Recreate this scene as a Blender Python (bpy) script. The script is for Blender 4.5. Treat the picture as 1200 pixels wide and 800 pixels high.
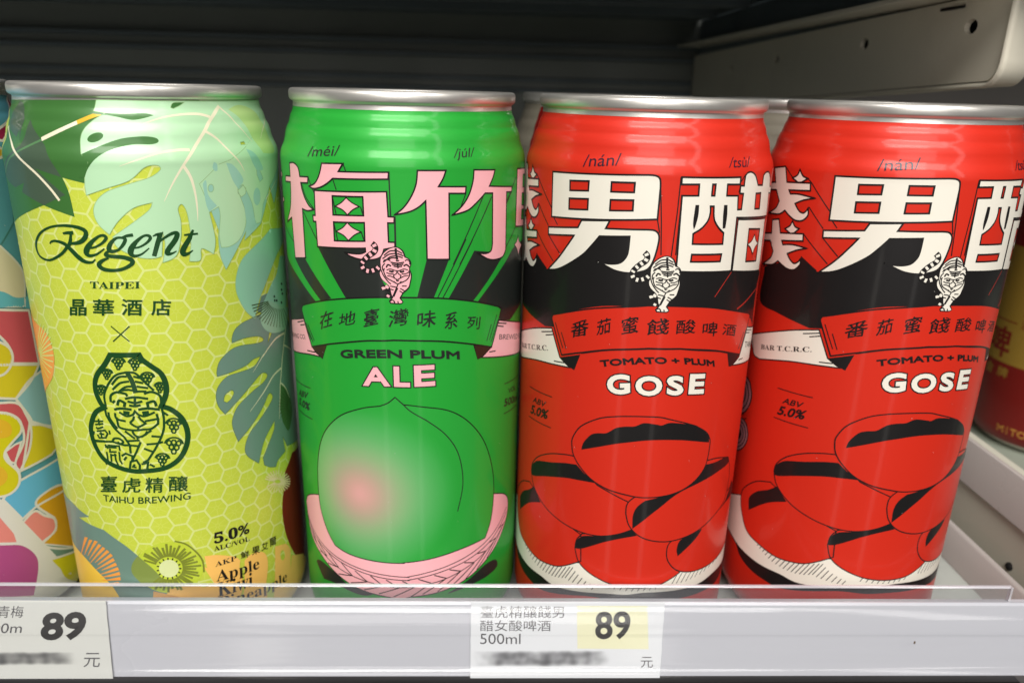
import bpy, bmesh, math, random
from mathutils import Vector, Matrix
from mathutils.geometry import delaunay_2d_cdt
MM = 0.001
for o in list(bpy.data.objects):
    bpy.data.objects.remove(o)
SC = bpy.context.scene
COL = SC.collection

# ------------------------------------------------------------------ camera
cd = bpy.data.cameras.new("camera")
cam = bpy.data.objects.new("camera", cd)
COL.objects.link(cam)
cd.sensor_width = 36.0
cd.lens = 36.0 * 893.09 / 1200.0
cd.clip_start = 0.005
cd.clip_end = 20
RX, UX, FW = ((0.9992903, -0.0287016, 0.0243951), (-0.0140634, 0.3165285, 0.9484787), (0.0349446, 0.9481487, -0.3159002))
cam.matrix_world = Matrix(((RX[0], UX[0], -FW[0], 16.8070 * MM), (RX[1], UX[1], -FW[1], -216.7998 * MM),
                           (RX[2], UX[2], -FW[2], 160.8599 * MM), (0, 0, 0, 1)))
cd.dof.use_dof = True
cd.dof.focus_distance = 0.185
cd.dof.aperture_fstop = 16.0
SC.camera = cam

# ------------------------------------------------------------------ light
SC.view_settings.view_transform = 'Standard'
SC.view_settings.look = 'None'
SC.view_settings.exposure = 0.0
SC.view_settings.gamma = 1.0
world = bpy.data.worlds.new("World")
SC.world = world
world.use_nodes = True
world.node_tree.nodes['Background'].inputs[0].default_value = (1.0, 0.98, 0.95, 1)
world.node_tree.nodes['Background'].inputs[1].default_value = 0.055


def area(name, loc, target, sx, sy, power, colour=(1, 1, 1)):
    l = bpy.data.lights.new(name, 'AREA')
    l.shape = 'RECTANGLE'
    l.size = sx
    l.size_y = sy
    l.energy = power
    l.color = colour
    o = bpy.data.objects.new(name, l)
    COL.objects.link(o)
    o.location = loc
    o.rotation_euler = (Vector(target) - Vector(loc)).to_track_quat('-Z', 'Y').to_euler()
    return o


area("ceiling_tube", (-0.2, -1.1, 1.1), (0.03, 0, 0.1), 0.9, 0.34, 8.5, (1.0, 0.97, 0.92))
area("ceiling_panel", (0.0, -1.7, 2.1), (0.03, 0, 0.1), 2.2, 1.2, 68, (1.0, 0.98, 0.95))
area("aisle_tube", (0.7, -0.9, 0.75), (0.05, 0, 0.1), 0.12, 0.9, 2.0, (1.0, 0.97, 0.93))
area("streak_lamp", (-0.42, -1.3, -0.55), (0.0, 0, 0.08), 0.10, 0.9, .42, (1.0, 0.95, 0.84))  # added lamp, put in for the vertical streaks on the cans
area("streak_lamp", (0.36, -1.3, -0.55), (0.05, 0, 0.08), 0.09, 0.9, .38, (1.0, 0.96, 0.9))  # second added lamp for streaks, stands for no real source
area("front_fill", (-0.05, -1.5, 0.55), (0.03, 0, 0.1), 0.9, 0.7, 7.5, (1.0, 0.97, 0.94))  # added soft fill from behind the camera, lifts the can fronts

# ------------------------------------------------------------------ materials
MATS = {}


def mat(name, rgb, rough=0.4, metal=0.0, coat=0.0, var=0.0, bump=0.0, scale=60.0, spec=0.5, dirt=None, transl=0):
    """procedural principled material; rgb given as sRGB 0-255"""
    if name in MATS:
        return MATS[name]
    lin = [((c / 255) / 12.92 if c / 255 <= .04045 else ((c / 255 + .055) / 1.055) ** 2.4) for c in rgb]
    m = bpy.data.materials.new(name)
    m.use_nodes = True
    nt = m.node_tree
    b = nt.nodes['Principled BSDF']
    b.inputs['Base Color'].default_value = (*lin, 1)
    b.inputs['Roughness'].default_value = rough
    b.inputs['Metallic'].default_value = metal
    b.inputs['Specular IOR Level'].default_value = spec
    b.inputs['Coat Weight'].default_value = coat
    b.inputs['Coat Roughness'].default_value = 0.10
    tc = nt.nodes.new('ShaderNodeTexCoord')
    if var or bump or dirt:
        n = nt.nodes.new('ShaderNodeTexNoise')
        n.inputs['Scale'].default_value = scale
        n.inputs['Detail'].default_value = 5
        nt.links.new(tc.outputs['Object'], n.inputs['Vector'])
        if var:
            mr = nt.nodes.new('ShaderNodeMapRange')
            mr.inputs[1].default_value = .3
            mr.inputs[2].default_value = .7
            mr.inputs[3].default_value = max(.02, rough - var)
            mr.inputs[4].default_value = min(1, rough + var)
            nt.links.new(n.outputs['Fac'], mr.inputs[0])
            nt.links.new(mr.outputs[0], b.inputs['Roughness'])
        if bump:
            bp = nt.nodes.new('ShaderNodeBump')
            bp.inputs['Strength'].default_value = bump
            bp.inputs['Distance'].default_value = 0.0003
            nt.links.new(n.outputs['Fac'], bp.inputs['Height'])
            nt.links.new(bp.outputs[0], b.inputs['Normal'])
        if dirt:
            n2 = nt.nodes.new('ShaderNodeTexNoise')
            n2.inputs['Scale'].default_value = scale * .37
            n2.inputs['Detail'].default_value = 8
            n2.inputs['Roughness'].default_value = .7
            nt.links.new(tc.outputs['Object'], n2.inputs['Vector'])
            r = nt.nodes.new('ShaderNodeValToRGB')
            r.color_ramp.elements[0].position = .52
            r.color_ramp.elements[1].position = .74
            r.color_ramp.elements[0].color = (*lin, 1)
            r.color_ramp.elements[1].color = (*[c * dirt for c in lin], 1)
            nt.links.new(n2.outputs['Fac'], r.inputs['Fac'])
            nt.links.new(r.outputs['Color'], b.inputs['Base Color'])
    MATS[name] = m
    return m


INK = dict(black=(26, 24, 24), ink=(36, 40, 37), ink2=(52, 36, 26), white=(232, 226, 212), red=(209, 44, 26), red2=(176, 44, 34),
           navy=(42, 22, 40), mauve=(160, 120, 126), green=(38, 162, 54), pink=(244, 178, 184),
           lime=(201, 213, 72), lattice=(217, 227, 134), lattice2=(210, 221, 96), leaf_dark=(62, 112, 52), leaf_grey=(72, 92, 72),
           leaf_mid=(86, 128, 84), cream=(234, 226, 196), cream2=(214, 210, 176), gold=(226, 178, 48), mint=(184, 224, 180),
           teal=(156, 206, 186), mint_lime=(186, 216, 140), mint_teal=(146, 200, 170), greyteal=(112, 142, 128), greyteal2=(70, 104, 60),
           leaf_edge=(150, 186, 130), leaf_edge2=(96, 124, 80), kiwi_mint=(148, 192, 160), olive=(122, 132, 44), apple=(120, 20, 22),
           peachpale=(230, 214, 160), yellow=(242, 198, 72), orange=(240, 156, 66), kiwi=(190, 206, 60), kiwi_dark=(128, 144, 70),
           kiwi_core=(214, 222, 160), peach=(244, 190, 100), peach2=(214, 160, 92), forest=(24, 68, 30),
           offwhite=(214, 210, 202), blue=(84, 148, 166), maroon=(140, 34, 66), yellow2=(216, 176, 50), creamtan=(212, 200, 172),
           blue2=(96, 172, 190), crimson=(194, 80, 94), yellow3=(208, 190, 40), yellow4=(206, 194, 28), skyblue=(134, 176, 190),
           skyblue2=(96, 172, 210), amber=(206, 152, 30), salmon=(222, 132, 124), purple=(170, 76, 128),
           darkred=(116, 18, 14), panelyellow=(144, 114, 42), goldtext=(190, 140, 60), silverprint=(122, 116, 102), kiwi_line=(62, 84, 44))  # darkred and panelyellow are deepened to carry the far-right can's shade


METALLIC = ('red', 'red2', 'green', 'lime', 'lattice', 'lattice2', 'leaf_dark', 'leaf_grey', 'mint', 'teal', 'mint_teal', 'greyteal', 'gold', 'apple', 'darkred')


def ink(name):
    if name == 'plum':
        return plum_mat()
    return mat('printed_' + name, INK[name], rough=.42, coat=.28, var=.06, scale=25, spec=.3, bump=.035, metal=.12 if name in METALLIC else .03)


def plum_mat():
    """printed plum: pale blush on its cheek fading to leaf green (part of the print)"""
    if 'plum' in MATS:
        return MATS['plum']
    m = mat('printed_plum', (38, 162, 54), rough=.42, coat=.3, spec=.4, metal=.12)
    nt = m.node_tree
    b = nt.nodes['Principled BSDF']
    tc = nt.nodes.new('ShaderNodeTexCoord')
    mp = nt.nodes.new('ShaderNodeMapping')
    mp.inputs['Location'].default_value = tuple(-c for c in PLUMC)
    nt.links.new(tc.outputs['Object'], mp.inputs['Vector'])
    ln = nt.nodes.new('ShaderNodeVectorMath')
    ln.operation = 'LENGTH'
    nt.links.new(mp.outputs[0], ln.inputs[0])
    mr = nt.nodes.new('ShaderNodeMapRange')
    mr.inputs[1].default_value = 0
    mr.inputs[2].default_value = .027
    nt.links.new(ln.outputs['Value'], mr.inputs[0])
    r = nt.nodes.new('ShaderNodeValToRGB')
    el = r.color_ramp.elements
    el[0].position = 0
    el[0].color = (.78, .40, .37, 1)
    el[1].position = 1
    el[1].color = (.019, .36, .037, 1)
    for p, c in ((.12, (.66, .37, .31)), (.26, (.46, .39, .27)), (.42, (.29, .46, .22)), (.62, (.13, .46, .15)), (.85, (.04, .40, .065))):
        e = el.new(p)
        e.color = (*c, 1)
    r.color_ramp.interpolation = 'B_SPLINE'
    nt.links.new(mr.outputs[0], r.inputs['Fac'])
    nt.links.new(r.outputs['Color'], b.inputs['Base Color'])
    MATS['plum'] = m
    return m


PLUMC = (-0.01089, -0.03126, 0.0548)
ALU = mat('brushed_aluminium', (234, 230, 223), rough=.36, metal=.84, var=.05, scale=90)
ALU2 = mat('bare_aluminium', (220, 214, 202), rough=.45, metal=.85, var=.06, scale=60)


def clear_plastic(name, tint, gloss, rough=.05, haze=(.03, .16), bump=0):
    m = bpy.data.materials.new(name)
    m.use_nodes = True
    nt = m.node_tree
    nt.nodes.clear()
    out = nt.nodes.new('ShaderNodeOutputMaterial')
    t = nt.nodes.new('ShaderNodeBsdfTransparent')
    t.inputs[0].default_value = (*tint, 1)
    g = nt.nodes.new('ShaderNodeBsdfGlossy')
    g.inputs['Roughness'].default_value = rough
    d = nt.nodes.new('ShaderNodeBsdfDiffuse')
    d.inputs[0].default_value = (.8, .79, .84, 1)
    fr = nt.nodes.new('ShaderNodeFresnel')
    fr.inputs['IOR'].default_value = gloss
    mx0 = nt.nodes.new('ShaderNodeMixShader')
    n = nt.nodes.new('ShaderNodeTexNoise')
    n.inputs['Scale'].default_value = 45
    n.inputs['Detail'].default_value = 6
    tc = nt.nodes.new('ShaderNodeTexCoord')
    mp = nt.nodes.new('ShaderNodeMapping')
    mp.inputs['Scale'].default_value = (.25, 3, 3)
    nt.links.new(tc.outputs['Object'], mp.inputs[0])
    nt.links.new(mp.outputs[0], n.inputs['Vector'])
    mr = nt.nodes.new('ShaderNodeMapRange')
    mr.inputs[1].default_value = .35
    mr.inputs[2].default_value = .8
    mr.inputs[3].default_value = haze[0]
    mr.inputs[4].default_value = haze[1]
    nt.links.new(n.outputs['Fac'], mr.inputs[0])
    nt.links.new(mr.outputs[0], mx0.inputs[0])
    nt.links.new(t.outputs[0], mx0.inputs[1])
    nt.links.new(d.outputs[0], mx0.inputs[2])
    if bump:
        n3 = nt.nodes.new('ShaderNodeTexNoise')
        n3.inputs['Scale'].default_value = 110
        n3.inputs['Detail'].default_value = 4
        mp3 = nt.nodes.new('ShaderNodeMapping')
        mp3.inputs['Scale'].default_value = (.06, 5, 5)
        nt.links.new(tc.outputs['Object'], mp3.inputs[0])
        nt.links.new(mp3.outputs[0], n3.inputs['Vector'])
        bp = nt.nodes.new('ShaderNodeBump')
        bp.inputs['Strength'].default_value = bump
        bp.inputs['Distance'].default_value = .0006
        nt.links.new(n3.outputs['Fac'], bp.inputs['Height'])
        nt.links.new(bp.outputs[0], g.inputs['Normal'])
    geo = nt.nodes.new('ShaderNodeNewGeometry')
    inv = nt.nodes.new('ShaderNodeMath')
    inv.operation = 'SUBTRACT'
    inv.inputs[0].default_value = 1
    nt.links.new(geo.outputs['Backfacing'], inv.inputs[1])
    mu = nt.nodes.new('ShaderNodeMath')
    mu.operation = 'MULTIPLY'
    nt.links.new(fr.outputs[0], mu.inputs[0])
    nt.links.new(inv.outputs[0], mu.inputs[1])
    mx = nt.nodes.new('ShaderNodeMixShader')
    nt.links.new(mu.outputs[0], mx.inputs[0])
    nt.links.new(mx0.outputs[0], mx.inputs[1])
    nt.links.new(g.outputs[0], mx.inputs[2])
    nt.links.new(mx.outputs[0], out.inputs[0])
    return m


# ------------------------------------------------------------------ object helpers
def tag(o, label=None, cat=None, group=None, kind=None):
    if label:
        o['label'] = label
    if cat:
        o['category'] = cat
    if group:
        o['group'] = group
    if kind:
        o['kind'] = kind
    return o


def link_mesh(name, verts, faces, mats, fm=None, parent=None, smooth=None):
    me = bpy.data.meshes.new(name)
    me.from_pydata(verts, [], faces)
    for m in mats:
        me.materials.append(m)
    if fm:
        me.polygons.foreach_set('material_index', fm)
    if smooth is not None:
        me.polygons.foreach_set('use_smooth', smooth if isinstance(smooth, list) else [smooth] * len(me.polygons))
    me.update()
    o = bpy.data.objects.new(name, me)
    COL.objects.link(o)
    if parent:
        o.parent = parent
    return o


def empty(name, loc):
    o = bpy.data.objects.new(name, None)
    o.empty_display_size = .01
    o.location = loc
    COL.objects.link(o)
    return o


def extrude_x(name, prof, x0, x1, m, parent=None, n=1, smooth=False, closed=True):
    """profile of (y,z) mm run along x; closed profiles get caps"""
    V, Fc = [], []
    k = len(prof)
    for i in range(n + 1):
        x = x0 + (x1 - x0) * i / n
        V += [(x * MM, y * MM, z * MM) for y, z in prof]
    for i in range(n):
        for j in range(k if closed else k - 1):
            a, b = i * k + j, i * k + (j + 1) % k
            Fc.append((a, b, b + k, a + k))
    if closed:
        Fc.append(tuple(range(k - 1, -1, -1)))
        Fc.append(tuple(range(n * k, n * k + k)))
    o = link_mesh(name, V, Fc, [m], parent=parent, smooth=smooth)
    bm = bmesh.new()
    bm.from_mesh(o.data)
    bmesh.ops.recalc_face_normals(bm, faces=bm.faces)
    bm.to_mesh(o.data)
    bm.free()
    return o


def bevel(o, w, seg=3):
    b = o.modifiers.new('bevel', 'BEVEL')
    b.width = w * MM
    b.segments = seg
    b.limit_method = 'ANGLE'
    b.angle_limit = math.radians(40)
    for p in o.data.polygons:
        p.use_smooth = True
    return o


def box(name, x0, x1, y0, y1, z0, z1, m, parent=None, bev=0):
    v = [(x * MM, y * MM, z * MM) for x in (x0, x1) for y in (y0, y1) for z in (z0, z1)]
    f = [(0, 1, 3, 2), (4, 6, 7, 5), (0, 4, 5, 1), (2, 3, 7, 6), (0, 2, 6, 4), (1, 5, 7, 3)]
    o = link_mesh(name, v, f, [m], parent=parent)
    return bevel(o, bev) if bev else o


# ------------------------------------------------------------------ printed artwork wrapped on a can
RB = 33.1
PROF = [(0, 24.5), (1.0, 26.5), (4, 30.5), (8, 32.6), (11, 33.1), (142.5, 33.1), (144.2, 32.75), (145.9, 32.02), (147.3, 31.62), (148.6, 31.38),
        (149.8, 30.98), (150.9, 30.42), (151.9, 30.16), (152.9, 29.85), (154, 29.33), (155.1, 29.1), (156.2, 29.0)]


def _catmull(pts, n):
    out = []
    for i in range(len(pts) - 1):
        p0, p1, p2, p3 = pts[max(i - 1, 0)], pts[i], pts[i + 1], pts[min(i + 2, len(pts) - 1)]
        for k in range(n):
            t = k / n
            out.append(tuple(.5 * (2 * b + (c - a) * t + (2 * a - 5 * b + 4 * c - d) * t * t + (3 * b - a - 3 * c + d) * t ** 3)
                             for a, b, c, d in zip(p0, p1, p2, p3)))
    out.append(pts[-1])
    return out


def smooth_profile():
    zz = _catmull([(140.9, 33.1)] + PROF[5:], 6)
    return PROF[:5] + [(40, RB), (80, RB), (110, RB), (130, RB)] + zz


SPROF = smooth_profile()


def prof(z):
    P = SPROF
    if 11 <= z <= 142.5:
        return RB
    if z <= P[0][0]:
        return P[0][1]
    for (a, ra), (b, rb) in zip(P, P[1:]):
        if a <= z <= b:
            return ra + (rb - ra) * (z - a) / max(b - a, 1e-9)
    return P[-1][1]


def parse(s):
    pts = []
    for t in s.split():
        sm = t.endswith('~')
        q = [float(c) for c in t.rstrip('~').split(',')]
        pts.append((tuple(q), sm))
    return pts


def curve_pts(s, closed):
    """corner points stay corners, points marked ~ are rounded"""
    P = parse(s)
    if closed:
        k = next((i for i, p in enumerate(P) if not p[1]), None)
        if k is None:
            q = [p[0] for p in P]
            return _catmull(q[-2:] + q + q[:2], 4)[8:-8][:-1] if len(q) > 2 else q
        P = P[k:] + P[:k] + [P[k]]
    out, run = [], [P[0][0]]
    for p, sm in P[1:]:
        run.append(p)
        if not sm:
            out += _catmull(run, 5)[:-1] if len(run) > 2 else run[:-1]
            run = [p]
    if len(run) > 1:
        out += _catmull(run, 5)[:-1]
    out.append(run[-1])
    return out[:-1] if closed else out


def resample(pts, h, closed):
    out = []
    n = len(pts)
    for i in range(n if closed else n - 1):
        a, b = pts[i], pts[(i + 1) % n]
        d = math.dist(a[:2], b[:2])
        k = max(1, math.ceil(d / h))
        if d < 1e-4:
            continue
        for j in range(k):
            t = j / k
            out.append(tuple(x + (y - x) * t for x, y in zip(a, b)))
    if not closed:
        out.append(pts[-1])
    return out


def inside(x, y, loops):
    c = False
    for lp in loops:
        j = len(lp) - 1
        for i in range(len(lp)):
            xi, yi = lp[i][:2]
            xj, yj = lp[j][:2]
            if (yi > y) != (yj > y) and x < (xj - xi) * (y - yi) / (yj - yi) + xi:
                c = not c
            j = i
    return c


class Print:
    """collects the coloured faces of one printed surface; the place() of a subclass maps (u,v,layer)"""
    H = .8
    WID = 1.0

    def __init__(s):
        s.V, s.F, s.M, s.mats, s.n = [], [], [], [], 0

    def mi(s, m):
        if m not in s.mats:
            s.mats.append(m)
        return s.mats.index(m)

    def add(s, pts, faces, m, lay):
        b = len(s.V)
        s.n += 1
        lay = lay + (s.n % 9) * .03
        s.V += [s.place(u, v, lay) for u, v in pts]
        k = s.mi(m)
        for f in faces:
            s.F.append(tuple(b + i for i in f))
            s.M.append(k)

    def fill(s, loops, m, lay):
        h = s.H
        vm = max(p[1] for lp in loops for p in lp)
        if vm > 142 and s.H < 2:
            h = .38
        loops = [resample(lp, h, True) for lp in loops]
        pts, faces = [], []
        for lp in loops:
            faces.append(list(range(len(pts), len(pts) + len(lp))))
            pts += [Vector(p[:2]) for p in lp]
        if s.H < 2:
            us = [p.x for p in pts]
            vs = [p.y for p in pts]
            if max(us) - min(us) > h:
                # rows of interior points: fine across, wide up the straight wall, fine on the neck
                u0, v = min(us), min(vs)
                while v < max(vs):
                    u = u0 + .31 * h
                    while u < max(us):
                        if inside(u, v, loops):
                            pts.append(Vector((u, v)))
                        u += h
                    v += h if v > 141 else 1.4 * h
        r = delaunay_2d_cdt(pts, [], faces, 2, 1e-5)
        out = []
        for t in r[2]:
            a, b, c = (r[0][i] for i in t)
            ar = (b - a).cross(c - a)
            if abs(ar) < 1e-9:
                continue
            out.append(t if ar > 0 else (t[0], t[2], t[1]))
        s.add([(p.x, p.y) for p in r[0]], out, m, lay)

    def stroke(s, pts, w, m, lay, closed=False):
        pts = resample(pts, .35 if s.H < 2 and max(p[1] for p in pts) > 141 else s.H, closed)
        q = [pts[0]]
        for p in pts[1:]:
            if math.dist(p[:2], q[-1][:2]) > 1e-3:
                q.append(p)
        pts = q
        n = len(pts)
        if n < 2:
            return
        L, R = [], []
        for i, p in enumerate(pts):
            a = pts[i - 1] if (i or closed) else p
            b = pts[(i + 1) % n] if (i < n - 1 or closed) else p
            d1 = Vector((p[0] - a[0], p[1] - a[1]))
            d2 = Vector((b[0] - p[0], b[1] - p[1]))
            d1 = d1.normalized() if d1.length > 1e-6 else d2.normalized()
            d2 = d2.normalized() if d2.length > 1e-6 else d1
            t = d1 + d2
            if t.length < .25:
                t = d1
            t.normalize()
            nn = Vector((-t.y, t.x))
            k = min(2.0, 1 / max(.3, nn.dot(Vector((-d1.y, d1.x)))))
            hw = (p[2] if len(p) > 2 else w) * .5 * k * s.WID
            L.append((p[0] + nn.x * hw, p[1] + nn.y * hw))
            R.append((p[0] - nn.x * hw, p[1] - nn.y * hw))
        f = []
        for i in range(n if closed else n - 1):
            j = (i + 1) % n
            f.append((n + i, n + j, j, i))
        s.add(L + R, f, m, lay)

    def text(s, txt, P0, P1, P2, bold, sag, m, lay, out=0, om=None, brush=False):
        vs, fs, loops = text_tris(txt)
        if brush:       # horizontals climb to the right as in brush writing
            lean = lambda q: (q[0] + .05 * q[1], q[1] + .13 * q[0] + .02 * math.sin(7 * q[0] + 5 * q[1]))
            vs = [lean(q) for q in vs]
            loops = [[lean(q) for q in lp] for lp in loops]
        xs = [v[0] for v in vs]
        ys = [v[1] for v in vs]
        x0, x1, y0, y1 = min(xs), max(xs), min(ys), max(ys)
        ex = (P1[0] - P0[0], P1[1] - P0[1])
        ey = (P2[0] - P0[0], P2[1] - P0[1])
        hh = math.hypot(*ey)
        wb = bold * 2 * hh / (y1 - y0)
        sh = min(.45, wb / 2 / hh)      # keep the bolder letters inside the same box
        sw = min(.45, wb / 2 / math.hypot(*ex))

        def warp(x, y):
            a, b = (x - x0) / (x1 - x0), (y - y0) / (y1 - y0)
            a, b = sw + a * (1 - 2 * sw), sh + b * (1 - 2 * sh)
            return (P0[0] + ex[0] * a + ey[0] * b, P0[1] + ex[1] * a + ey[1] * b + sag * 4 * a * (1 - a))
        wl = [[warp(*q) for q in lp] for lp in loops]
        if out:
            for lp in wl:
                s.stroke(lp, wb + 2.3 * out, om, lay - 1, True)
        if wb:
            for lp in wl:
                if brush:
                    lp = [(u, v, wb * (1.1 + 1.0 * math.sin(3.1 * u + 1.7 * v) * math.cos(2.3 * v - 1.1 * u))) for u, v in resample(lp, .2, True)]
                s.stroke(lp, wb, m, lay + .45, True)
        pts = [warp(*q) for q in vs]
        bm = bmesh.new()
        bv = [bm.verts.new((u, v, 0)) for u, v in pts]
        for f in fs:
            try:
                bm.faces.new([bv[i] for i in f])
            except ValueError:
                pass
        if s.H < 2:
            u = min(p[0] for p in pts) + s.H
            while u < max(p[0] for p in pts):
                bmesh.ops.bisect_plane(bm, geom=bm.verts[:] + bm.edges[:] + bm.faces[:], dist=1e-5, plane_co=(u, 0, 0), plane_no=(1, 0, 0))
                u += s.H
            if max(p[1] for p in pts) > 141:
                v = min(p[1] for p in pts) + .25
                while v < max(p[1] for p in pts):
                    bmesh.ops.bisect_plane(bm, geom=bm.verts[:] + bm.edges[:] + bm.faces[:], dist=1e-5, plane_co=(0, v, 0), plane_no=(0, 1, 0))
                    v += .25
        bm.verts.index_update()
        bm.normal_update()
        fl = [tuple(v.index for v in (f.verts if f.normal.z > 0 else reversed(f.verts))) for f in bm.faces if f.calc_area() > 1e-8]
        s.add([(v.co.x, v.co.y) for v in bm.verts], fl, m, lay)
        bm.free()

    def run(s, art, swap=None, du=0, dv=0, dl=0):
        swap = swap or {}
        C = lambda c: ink(swap.get(c, c))
        sh = lambda pts: [(p[0] + du, p[1] + dv) + tuple(p[2:]) for p in pts]
        for e in art:
            k, col, lay = e[0], e[1], e[2] + dl
            if k == 'F':
                loops = [sh(curve_pts(q, True)) for q in e[5]]
                s.fill(loops, C(col), lay)
                if e[3]:
                    for lp in loops:
                        s.stroke(lp, e[3] * 1.4, C(e[4]), lay + 1, True)
            elif k in 'SC':
                s.stroke(sh(curve_pts(e[4], k == 'C')), e[3] * (1.35 if e[3] < .4 else 1.15), C(col), lay, k == 'C')
            elif k == 'V':
                s.stroke(sh(curve_pts(e[4], False)), .3, C(col), lay)
            elif k == 'T':
                q = sh([p[0] for p in parse(e[4])])
                s.text(e[3], q[0], q[1], q[2], e[5], e[6], C(col), lay, e[7], C(e[8]), e[5] == .011)


_TX = {}


def text_tris(txt):
    if txt not in _TX:
        c = bpy.data.curves.new('lettering', 'FONT')
        c.body = txt
        c.resolution_u = 4
        o = bpy.data.objects.new('lettering', c)
        COL.objects.link(o)
        dg = bpy.context.evaluated_depsgraph_get()
        me = o.evaluated_get(dg).to_mesh()
        vs = [(v.co.x, v.co.y) for v in me.vertices]
        fs = [tuple(p.vertices) for p in me.polygons]
        o.evaluated_get(dg).to_mesh_clear()
        bpy.data.objects.remove(o)
        bpy.data.curves.remove(c)
        key, uniq, ren = {}, [], []
        for x, y in vs:
            k = (round(x, 5), round(y, 5))
            if k not in key:
                key[k] = len(uniq)
                uniq.append((x, y))
            ren.append(key[k])
        fs = [tuple(ren[i] for i in f) for f in fs]
        fs = [f for f in fs if len(set(f)) == len(f)]
        edges = {}
        for f in fs:
            for a, b in zip(f, f[1:] + f[:1]):
                edges[(min(a, b), max(a, b))] = edges.get((min(a, b), max(a, b)), 0) + 1
        nb = {}
        for (a, b), n in edges.items():
            if n == 1:
                nb.setdefault(a, []).append(b)
                nb.setdefault(b, []).append(a)
        loops, seen = [], set()
        for st in nb:
            if st in seen:
                continue
            lp, cur, prev = [st], st, None
            seen.add(st)
            while True:
                nx = [q for q in nb[cur] if q != prev and q not in seen]
                if not nx:
                    break
                prev, cur = cur, nx[0]
                seen.add(cur)
                lp.append(cur)
            if len(lp) > 2:
                loops.append([uniq[i] for i in lp])
        _TX[txt] = (uniq, fs, loops)
    return _TX[txt]


class CanPrint(Print):
    def place(s, u, v, lay):
        r = prof(v) + .014 + .013 * lay + (min(.06, (v - 141) * .06) if v > 141 else 0)
        t = u / RB
        return (r * math.sin(t) * MM, -r * math.cos(t) * MM, v * MM)


class FlatPrint(Print):
    H = 5

    def __init__(s, fn):
        super().__init__()
        s.fn = fn

    def place(s, u, v, lay):
        return s.fn(u, v, lay)


def lathe(profile, n, m, name, parent, smooth=True):
    V, Fc = [], []
    k = len(profile)
    for i in range(n):
        t = 2 * math.pi * i / n
        V += [(r * math.sin(t) * MM, -r * math.cos(t) * MM, z * MM) for z, r in profile]
    for i in range(n):
        j = (i + 1) % n
        for a in range(k - 1):
            Fc.append((i * k + a, j * k + a, j * k + a + 1, i * k + a + 1))
    return V, Fc


LIDP = [(155.0, 29.16), (155.9, 29.06), (156.25, 29.1), (156.45, 29.5), (156.75, 29.85), (157.2, 30.02), (158.5, 30.05), (159.05, 29.9),
        (159.4, 29.5), (159.5, 29.0), (159.4, 28.5), (159.0, 28.2), (158.2, 28.05), (153.6, 26.7), (152.6, 26.2), (152.1, 25.6), (152.1, 24.9),
        (152.6, 24.4), (153.6, 24.1), (154.0, 23.6), (154.0, 18), (153.8, 12), (153.8, .01)]


def make_can(loc, base, label, group, arts=(), swap=None, du=0, dv=0, lattice=False, detail=True, extra=None, body_m=None):
    root = empty('drink_can', (loc[0] * MM, loc[1] * MM, loc[2] * MM if len(loc) > 2 else 0))
    tag(root, label, 'can', group)
    n = 384 if detail else 96
    p = CanPrint()
    pr = [(0.9, 20), (0.35, 22.5), (0, 23.4)] + SPROF
    pr = [q for q in pr if q[0] <= 155.1] + [(155.1, 29.12)]
    # curved foot
    V, Fc = lathe(pr, n, None, None, None)
    bm_ = body_m or ink(base)
    p.mi(bm_)
    p.V, p.F, p.M = list(V), list(Fc), [0] * len(Fc)
    # bare metal foot ring
    am = p.mi(ALU2)
    k = len(pr)
    for i, f in enumerate(p.F):
        if (i % (k - 1)) < 5:
            p.M[i] = am
    dome = [(0.9, 20), (4, 17), (9, 9), (10, .01)]
    b = len(p.V)
    V, Fc = lathe(dome, n, None, None, None)
    p.V += V
    p.F += [tuple(b + i for i in reversed(f)) for f in Fc]
    p.M += [am] * len(Fc)
    if lattice:
        do_lattice(p)
    if extra:
        extra(p)
    for a in arts:
        p.run(a, swap, du, dv)
    if detail:      # dust specks and tiny scuffs
        rnd = random.Random(label)
        for _ in range(34):
            u, v, a, ln = rnd.uniform(-48, 48), rnd.uniform(14, 138), rnd.uniform(0, 6.3), rnd.choice((.1, .12, .16, .2, .5))
            p.stroke([(u, v), (u + ln * math.cos(a), v + ln * math.sin(a))], .1 if ln < .4 else .05, ink('offwhite'), 17)
    body = link_mesh('body', p.V, p.F, p.mats, p.M, root, True)
    V, Fc = lathe(LIDP, n, None, None, None)
    lid = link_mesh('lid', V, Fc, [ALU], None, root, True)
    if detail:
        # stay-on tab riveted to the lid
        t = 2 * math.pi / 20
        out = [(7.5 * math.sin(i * t), 3 + (11 if math.cos(i * t) > 0 else 9) * math.cos(i * t)) for i in range(20)]
        hole = [(4.2 * math.sin(i * t), 7.5 + 3.8 * math.cos(i * t)) for i in range(20)]
        V = [(x * MM, y * MM, z * MM) for z in (154.6, 155.7) for x, y in out + hole]
        F2 = []
        for i in range(20):
            j = (i + 1) % 20
            F2 += [(40 + i, 40 + j, 60 + j, 60 + i), (i, 20 + i, 20 + j, j), (i, j, 40 + j, 40 + i), (20 + i, 60 + i, 60 + j, 20 + j)]
        tab = link_mesh('pull_tab', V, F2, [ALU], None, lid, False)
        V, Fc = lathe([(153.7, 3), (155.9, 2.6), (156.1, 2.0), (156.1, .01)], 24, None, None, None)
        link_mesh('rivet', V, Fc, [ALU], None, lid, True)
    return root


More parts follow.
